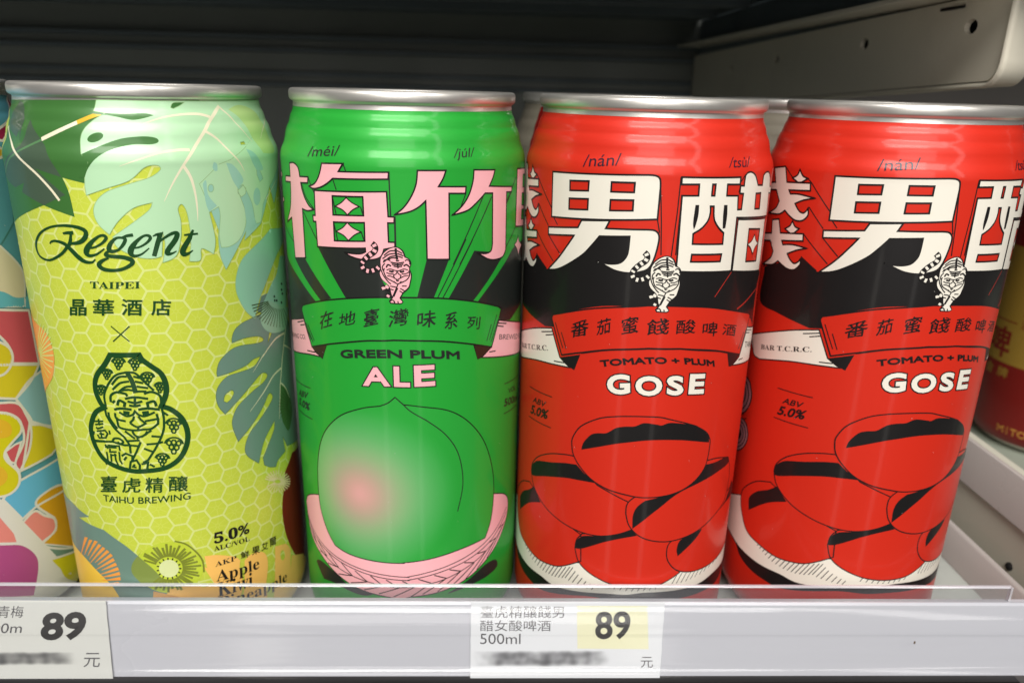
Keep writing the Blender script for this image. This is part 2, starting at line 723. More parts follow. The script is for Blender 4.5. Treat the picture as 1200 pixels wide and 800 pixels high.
def do_lattice(p):
    """citrus slices packed as hexagons: pale cell walls, fine spokes and a small ring in each cell"""
    rnd = random.Random(4)
    lm, l2 = ink('lattice'), ink('lattice2')
    a1 = (-.06, -5.37)
    du = 4.72
    R = 5.37 / math.sqrt(3)
    o = (24.71, 111.69)
    jit = {}

    def jp(u, v):
        k = (round(u, 1), round(v, 1))
        for q in list(jit.get((int(u // 2), int(v // 2)), [])):
            if math.dist(q[0], (u, v)) < .5:
                return q[1]
        r = (u + rnd.uniform(-.22, .22), v + rnd.uniform(-.22, .22))
        for a in (-1, 0, 1):
            for b in (-1, 0, 1):
                jit.setdefault((int(u // 2) + a, int(v // 2) + b), []).append(((u, v), r))
        return r
    done = set()
    for c in range(-17, 14):
        for rr in range(-12, 24):
            u = o[0] + du * c + a1[0] * rr
            v = o[1] + a1[1] * rr + (-2.685 if c % 2 else 0) - .04 * c
            if not (6 < v < 158):
                continue
            hx = [jp(u + du * 2 / 3 * math.cos(k * math.pi / 3), v + 5.37 / math.sqrt(3) * math.sin(k * math.pi / 3) * 1.0) for k in range(6)]
            for k in range(6):
                a, b = hx[k], hx[(k + 1) % 6]
                key = tuple(sorted([(round(a[0], 2), round(a[1], 2)), (round(b[0], 2), round(b[1], 2))]))
                if key in done or max(a[1], b[1]) > 154.8:
                    continue
                done.add(key)
                dx, dy = b[0] - a[0], b[1] - a[1]
                p.stroke([(a[0] - .05 * dx, a[1] - .05 * dy), (b[0] + .05 * dx, b[1] + .05 * dy)], .52, lm, 1)
            if v > 153:
                continue
            ph = rnd.uniform(-.1, .1)
            cu, cv = u + rnd.uniform(-.15, .15), v + rnd.uniform(-.15, .15)
            ns = 6 if rnd.random() < .6 else 7
            for k in range(ns):
                t = ph + k * 2 * math.pi / ns + .52
                p.stroke([(cu + .52 * math.cos(t), cv + .52 * math.sin(t)), (cu + 2.35 * math.cos(t), cv + 2.35 * math.sin(t))], .15, l2, .2)
            p.stroke([(cu + .5 * math.cos(k * math.pi / 5), cv + .5 * math.sin(k * math.pi / 5)) for k in range(10)], .15, l2, .5, True)


# ------------------------------------------------------------------ the shelf and what is around it
STEEL = mat('powder_coated_steel', (206, 204, 198), rough=.38, var=.1, scale=30, dirt=.82)
FLOORM = mat('scuffed_white_steel', (186, 190, 183), rough=.34, var=.12, scale=24, dirt=.62)
LILAC = mat('lilac_grey_steel', (182, 174, 169), rough=.3, var=.06, scale=30)
OLIVE = mat('greenish_grey_steel', (192, 188, 172), rough=.45, var=.08, scale=30)
PUTTY = mat('putty_enamel', (222, 216, 198), rough=.42, var=.06, scale=30, dirt=.9)
DARK = mat('dark_back_steel', (128, 132, 126), rough=.5, var=.1, scale=20)
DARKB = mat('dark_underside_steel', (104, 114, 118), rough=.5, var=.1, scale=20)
HOLE = mat('black_hole', (14, 12, 11), rough=.8)

shelf = tag(empty('shelf', (0, 0, 0)), kind='structure')
box('shelf_board', -520, 187, -36.5, 405, -2, 0, FLOORM, shelf)
# low upstand with a rolled top along the end of the board
extrude_y = None


def extrude_y_obj(name, prof, y0, y1, m, parent):
    V, Fc = [], []
    k = len(prof)
    for y in (y0, y1):
        V += [(x * MM, y * MM, z * MM) for x, z in prof]
    for j in range(k):
        a, b = j, (j + 1) % k
        Fc.append((a, b, b + k, a + k))
    Fc.append(tuple(range(k)))
    Fc.append(tuple(range(2 * k - 1, k - 1, -1)))
    o = link_mesh(name, V, Fc, [m], parent=parent)
    bm = bmesh.new()
    bm.from_mesh(o.data)
    bmesh.ops.recalc_face_normals(bm, faces=bm.faces)
    bm.to_mesh(o.data)
    bm.free()
    return o


bevel(extrude_y_obj('upstand', [(187.2, -14), (187.2, 3), (190.2, 11.5), (192.4, 11.5), (192.4, -14)], -34, 405, LILAC, shelf), .9)
bevel(extrude_y_obj('side_panel', [(199.5, -14), (199.5, 23.5), (203, 38), (206, 38.6), (206, -14)], -34, 405, OLIVE, shelf), .7)
bevel(extrude_y_obj('panel_flange', [(196.8, 24.2), (200.2, 39.2), (203.0, 38.4), (199.4, 23.6)], -34, 405, LILAC, shelf), .6)
box('neighbour_board', 206.4, 700, -30, 405, -14, 0, mat('greenish_board', (150, 156, 142), rough=.5, var=.1, scale=24, dirt=.7), shelf)
# small screw head on the upstand
V, Fc = lathe([(0, 1.5), (.8, 1.4), (1.1, .9), (1.1, .01)], 16, None, None, None)
sc_ = link_mesh('screw', [(x, y, z) for x, y, z in V], Fc, [HOLE], None, shelf, True)
sc_.rotation_euler = (0, -math.pi / 2, 0)
sc_.location = (.1996, .004, .0078)

box('lower_board', -600, 900, -60, 405, -330, -326, mat('dark_lower_board', (60, 56, 54), rough=.6), shelf)
back = tag(empty('back_wall', (0, 0, 0)), kind='structure')
box('back_sheet', -800, 196, 407, 411, -14, 400, DARK, back)
for z, d in ((158.7, 5), (166.7, 4), (183.3, 6), (192.3, 8)):
    extrude_x('back_rib', [(406.8, z - 1.9), (406.8 - d, z - 1.1), (406.8 - d, z + 1.1), (406.8, z + 1.9)], -790, 190, DARKB, back)
box('neighbour_back_sheet', 197, 1000, 412, 416, -14, 400, mat('pale_back_steel', (176, 168, 166), rough=.5, var=.1, scale=20), back)
box('side_upright', 186, 212, 393, 406, -14, 400, mat('brown_upright', (64, 54, 48), rough=.5), back)

# overhead shelf with its punched side bracket
over = tag(empty('overhead_shelf', (.1, .15, .19)), 'dark overhead steel shelf with a pale punched side bracket above the cans', 'shelf')


def rel(o, root):
    o.parent = root
    o.matrix_parent_inverse = Matrix.Translation(-root.location)
    return o


rel(box('shelf_panel', -800, 176.4, 4, 405, 212, 216, DARKB), over)
for y in (30, 92, 160, 235, 300):
    rel(box('stiffener', -700, 160, y, y + 14, 206, 211.7, DARKB), over)
rel(box('front_edge', -700, 900, 0, 3.6, 206, 262, STEEL), over)
rel(box('neighbour_panel', 178.5, 1000, 4, 405, 212, 216, DARKB), over)


def bracket():
    pts = [(400, 150.6), (40, 166.2)]
    for k in range(6):
        a = -math.pi / 2 - k * math.pi / 2 / 5
        pts.append((34.0 + 6 * math.cos(a), 172.4 + 6 * math.sin(a)))
    pts += [(27.5, 189), (31, 192.5), (400, 187)]
    holes = [(46.8, 183.2), (120.6, 181.6), (222.5, 178.8), (302, 175.1)]
    p = [Vector(q) for q in pts]
    faces = [list(range(len(pts)))]
    for hy, hz in holes:
        b = len(p)
        p += [Vector((hy + 3.6 * math.cos(k * .5236), hz + 2.4 * math.sin(k * .5236))) for k in range(12)]
        faces.append(list(range(b, b + 12)))
    r = delaunay_2d_cdt(p, [], faces, 2, 1e-6)
    bm = bmesh.new()
    vs = [bm.verts.new((.1735, q.x * MM, q.y * MM)) for q in r[0]]
    for t in r[2]:
        bm.faces.new([vs[i] for i in t])
    bmesh.ops.recalc_face_normals(bm, faces=bm.faces)
    e = bmesh.ops.extrude_face_region(bm, geom=bm.faces[:])
    for v in [g for g in e['geom'] if isinstance(g, bmesh.types.BMVert)]:
        v.co.x += .0018
    bmesh.ops.recalc_face_normals(bm, faces=bm.faces)
    me = bpy.data.meshes.new('bracket')
    bm.to_mesh(me)
    bm.free()
    me.materials.append(PUTTY)
    o = bpy.data.objects.new('bracket', me)
    COL.objects.link(o)
    return o


br = rel(bracket(), over)
rel(box('hole_backing', 178, 182, 40, 400, 168, 186, HOLE), br)  # black sheet added behind the open holes, standing in for shade
# folded front and bottom edge of the bracket
path = [(400, 149.8), (40, 165.6)] + [(33.7 + 6.7 * math.cos(-math.pi / 2 - k * math.pi / 2 / 6), 172.5 + 6.7 * math.sin(-math.pi / 2 - k * math.pi / 2 / 6)) for k in range(7)] + [(27.0, 205.8)]
V, Fc = [], []
for i, (y, z) in enumerate(path):
    a = path[max(i - 1, 0)]
    b = path[min(i + 1, len(path) - 1)]
    t = Vector((b[0] - a[0], b[1] - a[1])).normalized()
    nx = Vector((-t.y, t.x))
    for (x, k) in ((172.2, 1.2), (173.0, .2), (174.5, -.3), (182, -.3), (182, .9), (174.8, 1.1), (174.2, 1.6)):
        V.append((x * MM, (y - nx.x * k * -1) * MM, (z - nx.y * k * -1) * MM))
for i in range(len(path) - 1):
    for j in range(7):
        a, b = i * 7 + j, i * 7 + (j + 1) % 7
        Fc.append((a, b, b + 7, a + 7))
rel(link_mesh('folded_edge', V, Fc, [PUTTY], smooth=True), br)
rel(box('bracket_flange', 160, 176.5, 32, 400, 192.6, 194.2, PUTTY), br)
rel(box('gap_filler', 176.6, 178.4, 6, 404, 188, 211.6, DARKB), over)  # dark plate added to close the open gap and keep it black
rel(box('slot', 172.9, 173.4, 52, 66, 189.4, 190.3, HOLE), br)

# ------------------------------------------------------------------ price rail along the shelf front
rail = tag(empty('price_rail', (.05, -.04, .015)), 'clear plastic price rail along the front edge of the shelf', 'price rail')
LIP = clear_plastic('clear_acrylic_lip', (.9, .91, .91), 1.5, .06, (.02, .09))
COVER = clear_plastic('clear_rail_cover', (.97, .97, .975), 1.5, .11, (.02, .08), .14)
RAILM = mat('grey_rail_plastic', (190, 191, 197), rough=.32, var=.08, scale=14, coat=.4)
x0, x1 = -420, 420
EDGE = clear_plastic('bright_cut_edge', (.95, .96, .96), 1.9, .12, (.35, .75), .3)  # whitish haze paints in the light gathered along the acrylic edge
lip = rel(extrude_x('lip', [(-38.6, 25.6), (-38.6, 30.0), (-37.4, 30.0), (-37.4, 25.6)], -420, 166.5, LIP, n=40), rail)
rel(extrude_x('cut_edge', [(-38.62, 30.02), (-38.3, 30.45), (-37.7, 30.45), (-37.38, 30.02)], -420, 166.3, EDGE, n=1), lip)
rel(box('cut_end', 166.52, 167.1, -38.6, -37.4, 25.8, 30.2, EDGE), lip)
rel(box('fleck', 138.4, 138.8, -43.75, -43.55, 15.4, 16.1, mat('brown_fleck', (92, 74, 52), rough=.8)), rail)
rel(extrude_x('back_strip', [(-37.2, 25.4), (-38.8, 25.4), (-39.4, 24.8), (-41.75, 2.6), (-41.4, 2.2), (-37.2, 2.2)], x0, x1, RAILM), rail)
cov = [(-38.9, 25.75), (-39.8, 25.75), (-40.6, 25.2), (-41.5, 24.3), (-42.4, 23.0), (-43.1, 21.6), (-43.6, 20.2), (-43.9, 18.9), (-43.7, 18.1), (-43.3, 17.6), (-43.4, 16.8),
       (-44.0, 9.4), (-44.2, 8.2), (-44.8, 7.4), (-45.6, 6.8), (-45.9, 5.8), (-45.8, 4.6), (-45.2, 3.4)]
rel(extrude_x('front_cover', cov, x0, x1, COVER, closed=False, smooth=True, n=60), rail)


# ------------------------------------------------------------------ price labels behind the cover
def label_fn(x0):
    def fn(u, v, lay):
        t = (26.2 - v) / 22
        return ((u - x0) * MM, (-39.75 - 2.6 * t - .02 * lay + 40) * MM, (v - 15) * MM)
    return fn


def smudge(name, cx, cz, sx, sz, paper, dark):
    """softly rubbed-out line of print"""
    m = mat(name, paper, rough=.5)
    nt = m.node_tree
    b = nt.nodes['Principled BSDF']
    tc = nt.nodes.new('ShaderNodeTexCoord')
    mp = nt.nodes.new('ShaderNodeMapping')
    mp.vector_type = 'POINT'
    mp.inputs['Scale'].default_value = (1 / (sx * MM), 0, 1 / (sz * MM))
    mp.inputs['Location'].default_value = (-cx / sx, 0, -cz / sz)
    nt.links.new(tc.outputs['Object'], mp.inputs['Vector'])
    vp = nt.nodes.new('ShaderNodeVectorMath')
    vp.operation = 'MULTIPLY'
    nt.links.new(mp.outputs[0], vp.inputs[0])
    nt.links.new(mp.outputs[0], vp.inputs[1])
    vq = nt.nodes.new('ShaderNodeVectorMath')
    vq.operation = 'MULTIPLY'
    nt.links.new(vp.outputs[0], vq.inputs[0])
    nt.links.new(vp.outputs[0], vq.inputs[1])
    ln = nt.nodes.new('ShaderNodeVectorMath')
    ln.operation = 'LENGTH'
    nt.links.new(vq.outputs[0], ln.inputs[0])
    n = nt.nodes.new('ShaderNodeTexNoise')
    n.inputs['Scale'].default_value = 260
    n.inputs['Detail'].default_value = 1
    nt.links.new(tc.outputs['Object'], n.inputs['Vector'])
    ma = nt.nodes.new('ShaderNodeMath')
    ma.operation = 'MULTIPLY_ADD'
    ma.inputs[1].default_value = 1.3
    nt.links.new(n.outputs['Fac'], ma.inputs[0])
    nt.links.new(ln.outputs['Value'], ma.inputs[2])
    mr = nt.nodes.new('ShaderNodeMapRange')
    mr.interpolation_type = 'SMOOTHSTEP'
    mr.inputs[1].default_value = .2
    mr.inputs[2].default_value = 1.7
    mr.inputs[3].default_value = 1
    mr.inputs[4].default_value = 0
    nt.links.new(ma.outputs[0], mr.inputs[0])
    mx = nt.nodes.new('ShaderNodeMix')
    mx.data_type = 'RGBA'
    mx.inputs[6].default_value = b.inputs['Base Color'].default_value
    mx.inputs[7].default_value = (*dark, 1)
    nt.links.new(mr.outputs[0], mx.inputs[0])
    nt.links.new(mx.outputs[2], b.inputs['Base Color'])
    return m


PTXT = mat('label_print', (78, 76, 78), rough=.6)
PBIG = mat('label_figures', (44, 42, 40), rough=.6)
PYEL = mat('label_yellow', (229, 227, 190), rough=.55)


def price_label(x0, xa, xb, za, zb, paper, label, build):
    root = empty('price_label', (x0 * MM, -.040, .015))
    p = FlatPrint(label_fn(x0))
    rnd = random.Random(int(x0))
    edge = [(xa, za), (xa, zb)]
    k = 14
    for side, x in ((0, xb),):
        pass
    right = [(xb + (rnd.uniform(-.12, .12) if i % 2 else 0), za + (zb - za) * i / k) for i in range(k + 1)]
    left = [(xa + (rnd.uniform(-.12, .12) if i % 2 else 0), zb + (za - zb) * i / k) for i in range(k + 1)]
    p.fill([right + left], paper, 0)
    p.add([(xa, zb), (xb, zb), (xb, za), (xa, za)], [(0, 1, 2, 3)], paper, -6)
    build(p)
    o = link_mesh('paper', p.V, p.F, p.mats, p.M, root, False)
    tag(root, label, 'price label', 'price labels in the rail')
    return root


def label_a(p):
    p.text('青梅', (-114.56, 21.07), (-107.76, 21.08), (-113.78, 24.61), 0, 0, PTXT, 2)
    p.text('500m', (-118.88, 16.39), (-108.62, 16.57), (-118.15, 19.37), 0, 0, PTXT, 2)
    p.text('89', (-103.92, 14.25), (-91.96, 14.69), (-102.3, 22.61), 0.035, 0, PBIG, 2)
    p.text('元', (-92.97, 6.19), (-88.57, 6.18), (-92.26, 10.54), 0.0, 0, PTXT, 2)


def label_b(p):
    p.text('臺虎精釀餞男', (16.6, 21.27), (39.79, 21.31), (16.55, 24.89), 0, 0, PTXT, 2)
    p.text('醋女酸啤酒', (16.49, 17.19), (36.18, 17.21), (16.45, 20.58), 0.0, 0, PTXT, 2)
    p.text('500ml', (16.54, 13.25), (27.84, 13.25), (16.5, 16.49), 0.0, 0, PTXT, 2)
    p.text('89', (48.75, 14.67), (58.69, 14.94), (48.38, 23.23), 0.022, 0, PBIG, 2)
    p.text('元', (62.1, 5.86), (65.59, 5.86), (61.91, 9.26), 0.0, 0, PTXT, 2)
    p.fill([[(43.22, 24.95), (62.94, 24.99), (64.03, 11.67), (43.89, 11.84)]], PYEL, 1)


SM_A = smudge('label_paper_a', -1.16, -6.19, 17, 2.1, (206, 207, 200), (.05, .05, .05))
SM_B = smudge('label_paper_b', -5.80, -6.26, 19, 2.6, (222, 224, 226), (.07, .07, .075))
price_label(-110, -152, -85.22, 26.1, 2.6, SM_A, 'pale price label cut off by the frame on the left, with bold italic 89', label_a)
price_label(40, 13.87, 67.77, 26.1, 2.6, SM_B, 'white price label with a yellow patch behind its 89, below the green and red cans', label_b)


# ------------------------------------------------------------------ the cans
G = 'drink cans standing on the shelf'
ART_LIME = [
    ('F', 'leaf_dark', 3, 0, 'black', ['-34.43,155.06 8.82,156.05 7.82,143.09 -1.19,137.64 -6.4,138.72 -5.35,135.29~ -4.89,129.81 -13.03,132.05 -31.98,125.71 -33.72,131.03 -33.87,140.1 -27.84,148.82']),
    ('F', 'leaf_grey', 4, 0, 'black', ['-22.88,155.17 -21.38,154.62~ -19.83,153.34 -19.16,150.46~ -20.17,146.26 -20.27,148.76 -21.81,147.01 -25.62,148.5 -28.05,150.52 -26.58,152.7~']),
    ('F', 'leaf_grey', 4, 0, 'black', ['-16.66,151.17 -10.49,145.49 -6.61,138.84 -13.75,140.45 -6.38,134.82 -12.85,132.07 -20.57,134.47 -18.92,136.79 -23.8,135.27 -33.84,137.39 -31.36,139.87 -26.03,142.08 -19.3,145.27 -17.53,148.05~']),
    ('S', 'leaf_mid', 5, 0.45, '-31.46,137.85 -25.82,141.22~ -21.75,143.03~ -16.85,144.99~ -11.83,146.86'),
    ('S', 'cream', 6, 0.55, '-27.45,149.27 -25.96,147~ -20.87,143.72~ -17.42,141.62~ -13.46,139.11~ -10.17,136.12~ -8.1,133.45'),
    ('S', 'cream', 6, 0.75, '-11.84,146.98 -7.74,148.64~ -2.41,150.92'),
    ('S', 'gold', 6, 0.75, '-2.41,150.92 1.06,152.28~ 4.62,153.47'),
    ('F', 'mint', 7, 0.1, 'leaf_edge', ['2.38,155.9 1.6,153.43 4.35,153.06 1.45,151.45~ -0.54,149.53~ -1.48,147.14~ -1.14,143.95 0.61,143.33 -0.99,139.01 -1.24,137.03~ -1.21,134.94 3.17,136.51~ 8.52,138.35~ 12.08,141.28~ 14.67,141.73~ 15.34,140.72~ 12.97,139.02~ 8.43,137.6~ 3.55,135.87~ 0.83,133.58~ -0.13,131.05~ 0.56,128.26~ 2.68,125.87 5.03,129.05~ 8.69,132.06~ 12.78,133.22 11.88,131.47~ 8.29,128.75~ 3.34,125.35 3.62,123.54~ 4.88,122.16~ 8.24,120.39~ 11.4,119.97~ 13.41,120.36 14.25,126.33 14.44,123.16~ 13.49,118.84 15.68,119.59~ 17.13,121.16~ 18.23,125.26 18.48,128.52~ 18.15,131.42~ 19.15,132.5~ 20.08,130.51~ 20.39,126.25 20.18,122.69 19.45,118.62 22.02,118.62~ 22.6,121.45~ 25.43,119.73 26.21,123.48~ 25.38,130.07 27.94,131.16 28.09,128.72~ 27.35,124.44~ 27.59,121.1 30.02,121.03~ 33.15,122.53~ 35.5,126.14~ 35.43,130.06 33.81,134.64 35.73,135.81 38.27,130.83~ 38.9,125.64 41.22,125.87~ 42.84,130.24 47.09,134.31 60.56,141.76 61.16,155.96', '27.1,135.76~ 27,135.4~ 26.81,135.11~ 26.56,134.93~ 26.27,134.87~ 26.01,134.97~ 25.8,135.19~ 25.68,135.5~ 25.66,135.87~ 25.75,136.22~ 25.94,136.51~ 26.19,136.7~ 26.47,136.75~ 26.74,136.66~ 26.95,136.44~ 27.08,136.13~', '33.88,135.34 35.37,135.9 36.53,134.91 36.22,133.57 34.81,132.9 33.73,133.99', '41.09,139 42.29,139.33 43.79,136.67 42.11,135.89 41.11,137.78', '37.06,146.16 38.51,146.3 38.59,145.56 36.96,145.54', '19.91,154.41 20.75,155.49~ 23.6,155.61 22.34,154.91~ 20.52,154.17']),
    ('F', 'leaf_dark', 8, 0, 'black', ['1.17,153.47 5.37,153.07~ 9.43,152.99~ 13.48,153.13~ 15.57,152.71 12.83,151.98~ 10.3,151.67~ 7.36,152.25~ 4.85,152.64 1.48,152.86']),
    ('F', 'leaf_dark', 8, 0, 'black', ['-1.49,143.95 2.63,145.81~ 7.54,147.57~ 12.38,148.11~ 15.23,147.77~ 15.74,146.89~ 14.08,146.33~ 10.28,146.34~ 5.99,145.38~ 2.64,143.69~ 0.23,141.24~ -0.99,139.01 -2.35,138.97']),
    ('F', 'leaf_dark', 8, 0, 'black', ['3.83,148.43~ 3.79,148.04~ 3.49,147.62~ 2.97,147.21~ 2.31,146.9~ 1.61,146.72~ 0.95,146.7~ 0.45,146.85~ 0.19,147.13~ 0.21,147.52~ 0.51,147.95~ 1.05,148.36~ 1.73,148.67~ 2.44,148.85~ 3.09,148.87~ 3.58,148.72~']),
    ('F', 'leaf_dark', 6, 0, 'black', ['19.76,154.22 20.77,155.59~ 24.27,156.1 27.93,156.12 26.06,153.54 20.37,153.54']),
    ('F', 'teal', 8, 0, 'black', ['24.48,136.99 25.36,137.72~ 25.55,134.3~ 27.5,131.47 25.39,130.17 24.79,132.25~']),
    ('F', 'teal', 8, 0, 'black', ['27.76,141.99 28.56,141.43~ 28.51,139.86 27.81,139.8 27.34,140.72~']),
    ('F', 'teal', 8, 0, 'black', ['31.09,141.54 33.15,140.87~ 35.89,137.16~ 33.87,135.18 32.44,137.46~']),
    ('F', 'teal', 8, 0, 'black', ['35.02,132.87 36.59,133.53 38.06,129.17~ 39.33,125.58 35.91,124.38 35.43,130.06']),
    ('F', 'teal', 8, 0, 'black', ['38.1,144.53 40.97,143.28~ 44.17,139.16~ 41.26,138.87 39.58,141.21~']),
    ('F', 'teal', 8, 0, 'black', ['41.89,132.19~ 41.65,131.35~ 41.22,130.66~ 40.67,130.24~ 40.09,130.15~ 39.58,130.38~ 39.19,130.92~ 38.98,131.68~ 38.99,132.54~ 39.2,133.37~ 39.59,134.05~ 40.11,134.48~ 40.68,134.58~ 41.22,134.36~ 41.65,133.82~ 41.89,133.06~']),
    ('F', 'mint_lime', 8, 0, 'black', ['36.61,153.95 41.64,154.94~ 49.04,153.2~ 51.97,148.69~ 52.92,142.96~ 44.97,143 42.37,146.96~ 40.25,151.29~']),
    ('F', 'teal', 6, 0.1, 'leaf_edge', ['23.69,137.04 29.14,141.39 32.32,142.25 38.42,145.04 55.7,154.14 60.56,141.76 49.18,129.37 47.09,134.31 41.14,125.3 34.57,121.93 35.37,124.3 28.29,115.34 27.13,118.94~ 27.04,123.01~ 27.37,125.37 25.33,132.2']),
    ('V', 'cream', 9, 0, '33.63,154.75,0.83 29.79,151.76,0.83~ 25.46,147.35,0.75~ 21.21,142.54,0.6~ 17.75,137.61,0.38~ 15.38,133.37,0.11'),
    ('V', 'cream', 9, 0, '29.83,152.26,0.68 27.04,152.94,0.6~ 22.97,152.96,0.52~ 17.98,152.33,0.38~ 13.72,151.12,0.22~ 11.9,150.3,0.08'),
    ('V', 'cream', 9, 0, '22.45,144.97,0.68 20.18,145.03,0.6~ 15.72,144.49,0.45~ 10.91,143.01,0.3~ 6.86,141.56,0.08'),
    ('V', 'cream', 9, 0, '20.44,141.41,0.75 21.8,138.7,0.68~ 22.44,135.05,0.52~ 22.57,131.37,0.38~ 22.4,128.2,0.11'),
    ('V', 'cream', 9, 0, '27.2,149.16,0.68 30.14,147.21,0.52~ 32.77,144.04,0.45~ 35.27,141.26,0.3~ 36.5,139.17,0.11'),
    ('V', 'cream', 9, 0, '33.69,154.5,0.45 36.35,152.16,0.38~ 38.81,149.24,0.3~ 41.81,146.02,0.11'),
    ('V', 'cream', 9, 0, '58.07,151.54,0.22 50.1,149.05,0.3~ 46.54,146.63,0.15'),
    ('V', 'cream', 9, 0, '52.67,135.41,0.19 48.42,133.57,0.22~ 44.3,131.2,0.22'),
    ('F', 'mint_teal', 5, 0.1, 'leaf_edge', ['45.54,123.09 40.46,120.87~ 35.86,118.79~ 32.95,116.77~ 31.23,113.71~ 30.55,110.45~ 31.05,107.35~ 33.04,103.22~ 35.8,100.54 36.85,102.96~ 38.6,106.09~ 40.58,108.28~ 43.28,111.23~ 46.46,114.1~ 49.03,115.8 56.27,118 60.49,120.9']),
    ('F', 'mint_teal', 5, 0, 'black', ['50.81,114.52 47.38,110.28~ 44.13,108.34~ 41.36,105.86~ 38.92,103.33 39.25,100.53 53.83,99.25 60.48,112.42']),
    ('F', 'greyteal', 4, 0, 'black', ['38.92,106.01 42.57,106.23 44.39,104.18 39.31,100.97 36.89,102.28']),
    ('F', 'kiwi_mint', 8, 0, 'black', ['38.81,102.46 41.13,104.11~ 47.92,100.91 56.28,98.07 52.04,93.49~ 43.78,94.15~ 39.43,96.38~ 37.82,99.56~']),
    ('S', 'kiwi_line', 9, 0.22, '50.31,99.49 56.4,92.47'),
    ('S', 'kiwi_line', 9, 0.22, '49.27,99.68 51.93,93.56'),
    ('S', 'kiwi_line', 9, 0.22, '48.31,99.89 49.06,94.26'),
    ('S', 'kiwi_line', 9, 0.22, '47.41,100.12 46.78,94.88'),
    ('S', 'kiwi_line', 9, 0.22, '46.57,100.37 44.85,95.5'),
    ('S', 'kiwi_line', 9, 0.22, '45.8,100.63 43.16,96.15'),
    ('S', 'kiwi_line', 9, 0.22, '45.08,100.91 41.68,96.82'),
    ('S', 'kiwi_line', 9, 0.22, '44.44,101.21 40.38,97.54'),
    ('S', 'kiwi_line', 9, 0.22, '43.85,101.52 39.23,98.3'),
    ('S', 'kiwi_line', 9, 0.22, '43.33,101.84 38.22,99.1'),
    ('S', 'kiwi_line', 9, 0.22, '42.87,102.17 37.36,99.93'),
    ('S', 'kiwi_line', 9, 0.22, '42.48,102.51 36.63,100.8'),
    ('S', 'kiwi_line', 9, 0.22, '42.16,102.85 36.03,101.68'),
    ('S', 'kiwi_line', 9, 0.22, '41.9,103.19 35.57,102.58'),
    ('S', 'kiwi_line', 9, 0.22, '41.71,103.53 35.23,103.49'),
    ('S', 'kiwi_line', 9, 0.22, '41.59,103.86 35.03,104.39'),
    ('F', 'black', 9, 0, 'black', ['45.33,104.3~ 45.16,104.09~ 44.82,104.07~ 44.53,104.25~ 44.44,104.53~ 44.61,104.75~ 44.93,104.77~ 45.24,104.59~', '46.59,102.82~ 46.4,102.6~ 46.04,102.59~ 45.72,102.79~ 45.62,103.08~ 45.8,103.29~ 46.16,103.3~ 46.49,103.11~', '49.94,101.3~ 49.68,101.1~ 49.21,101.12~ 48.8,101.34~ 48.67,101.64~ 48.9,101.85~ 49.36,101.83~ 49.79,101.6~', '51.22,103.54~ 50.94,103.35~ 50.41,103.38~ 49.95,103.61~ 49.81,103.91~ 50.07,104.11~ 50.57,104.09~ 51.06,103.85~', '50.75,104.84~ 50.48,104.64~ 49.98,104.67~ 49.54,104.89~ 49.4,105.19~ 49.65,105.39~ 50.13,105.37~ 50.6,105.14~', '51.15,106.47~ 50.87,106.27~ 50.35,106.3~ 49.89,106.52~ 49.75,106.82~ 50.01,107.02~ 50.51,107~ 50.99,106.77~', '45.43,103.13~ 45.25,102.91~ 44.92,102.89~ 44.63,103.08~ 44.53,103.36~ 44.7,103.58~ 45.03,103.6~ 45.33,103.41~']),
    ('F', 'greyteal', 5, 0.1, 'leaf_edge2', ['36.76,101.19 34.41,100.9~ 31.46,100.39~ 29.14,99.09~ 28.11,97.14~ 27.97,95.76 31.78,96.14~ 36.12,95.5~ 38.17,94.36~ 37.88,93.52~ 35.32,93.67~ 30.59,94.39~ 27.47,93.98~ 24.36,91.82~ 23.21,89.25~ 23.14,87.61 26.78,87.88~ 31.46,88.51~ 33.85,89.52~ 36.67,89.64 35.57,88.5~ 33.62,87.38~ 29.21,87.22~ 25.74,86.96~ 23.23,84.95~ 22.3,82.3~ 22.68,79.28~ 24.17,76.66 27.37,78.93~ 31.31,81.67~ 35.77,84.45~ 37.77,84.43~ 38.7,83.2~ 36.79,81.84~ 32.91,80.64~ 28.3,78.15~ 26.28,75.29~ 25.85,72.42~ 27.03,67.71 30.13,69.94~ 33.24,72.39~ 36.4,75.33~ 38.42,77.67~ 39.6,77.54~ 40.12,75.99~ 37.61,73.83~ 33.72,71.18~ 30.56,68.75~ 28.86,65.24~ 29.39,62.43~ 32.75,58.84 34.84,63.92~ 37.15,66.66~ 40.22,68.99 39.77,66.61~ 37.55,63.82~ 34.41,59.83 34.67,57.45 36.67,55.88~ 39.15,54.81 40.57,56.45~ 44.46,57.35 43.65,62.44 45.73,58.41 60.57,54.11 60.29,86.03 53.09,97.05 42.17,94.64 39.97,92.28 41.08,95.2 39.31,100.97', '24.15,80.35~ 24.69,82.06~ 26.54,82.91~ 27.13,81.96~ 26.2,80.51~ 24.65,79.68~']),
    ('F', 'greyteal2', 6, 0, 'black', ['44.54,79 49.87,73.68~ 51.96,67.28~ 47.67,62.52~ 44.28,66.81 43.52,71.98~']),
    ('V', 'cream2', 7, 0, '49.8,92.26,0.6 44.45,92.53,0.5~ 40.56,91.17,0.4~ 37.37,89.14,0.3 37.68,89.57,0.3~ 33.52,85.93,0.1'),
    ('V', 'cream2', 7, 0, '45.7,83.02,0.6 41.32,82.28,0.5~ 37.2,79.4,0.4~ 31.37,75.11,0.12'),
    ('V', 'cream2', 7, 0, '52.55,95.28,0.5 48.85,89.66,0.5 46.86,85.47,0.5 44.47,78.5,0.45 42.59,68.62,0.2'),
    ('V', 'cream2', 7, 0, '48.71,88.97,0.5 56.68,84.76,0.4'),
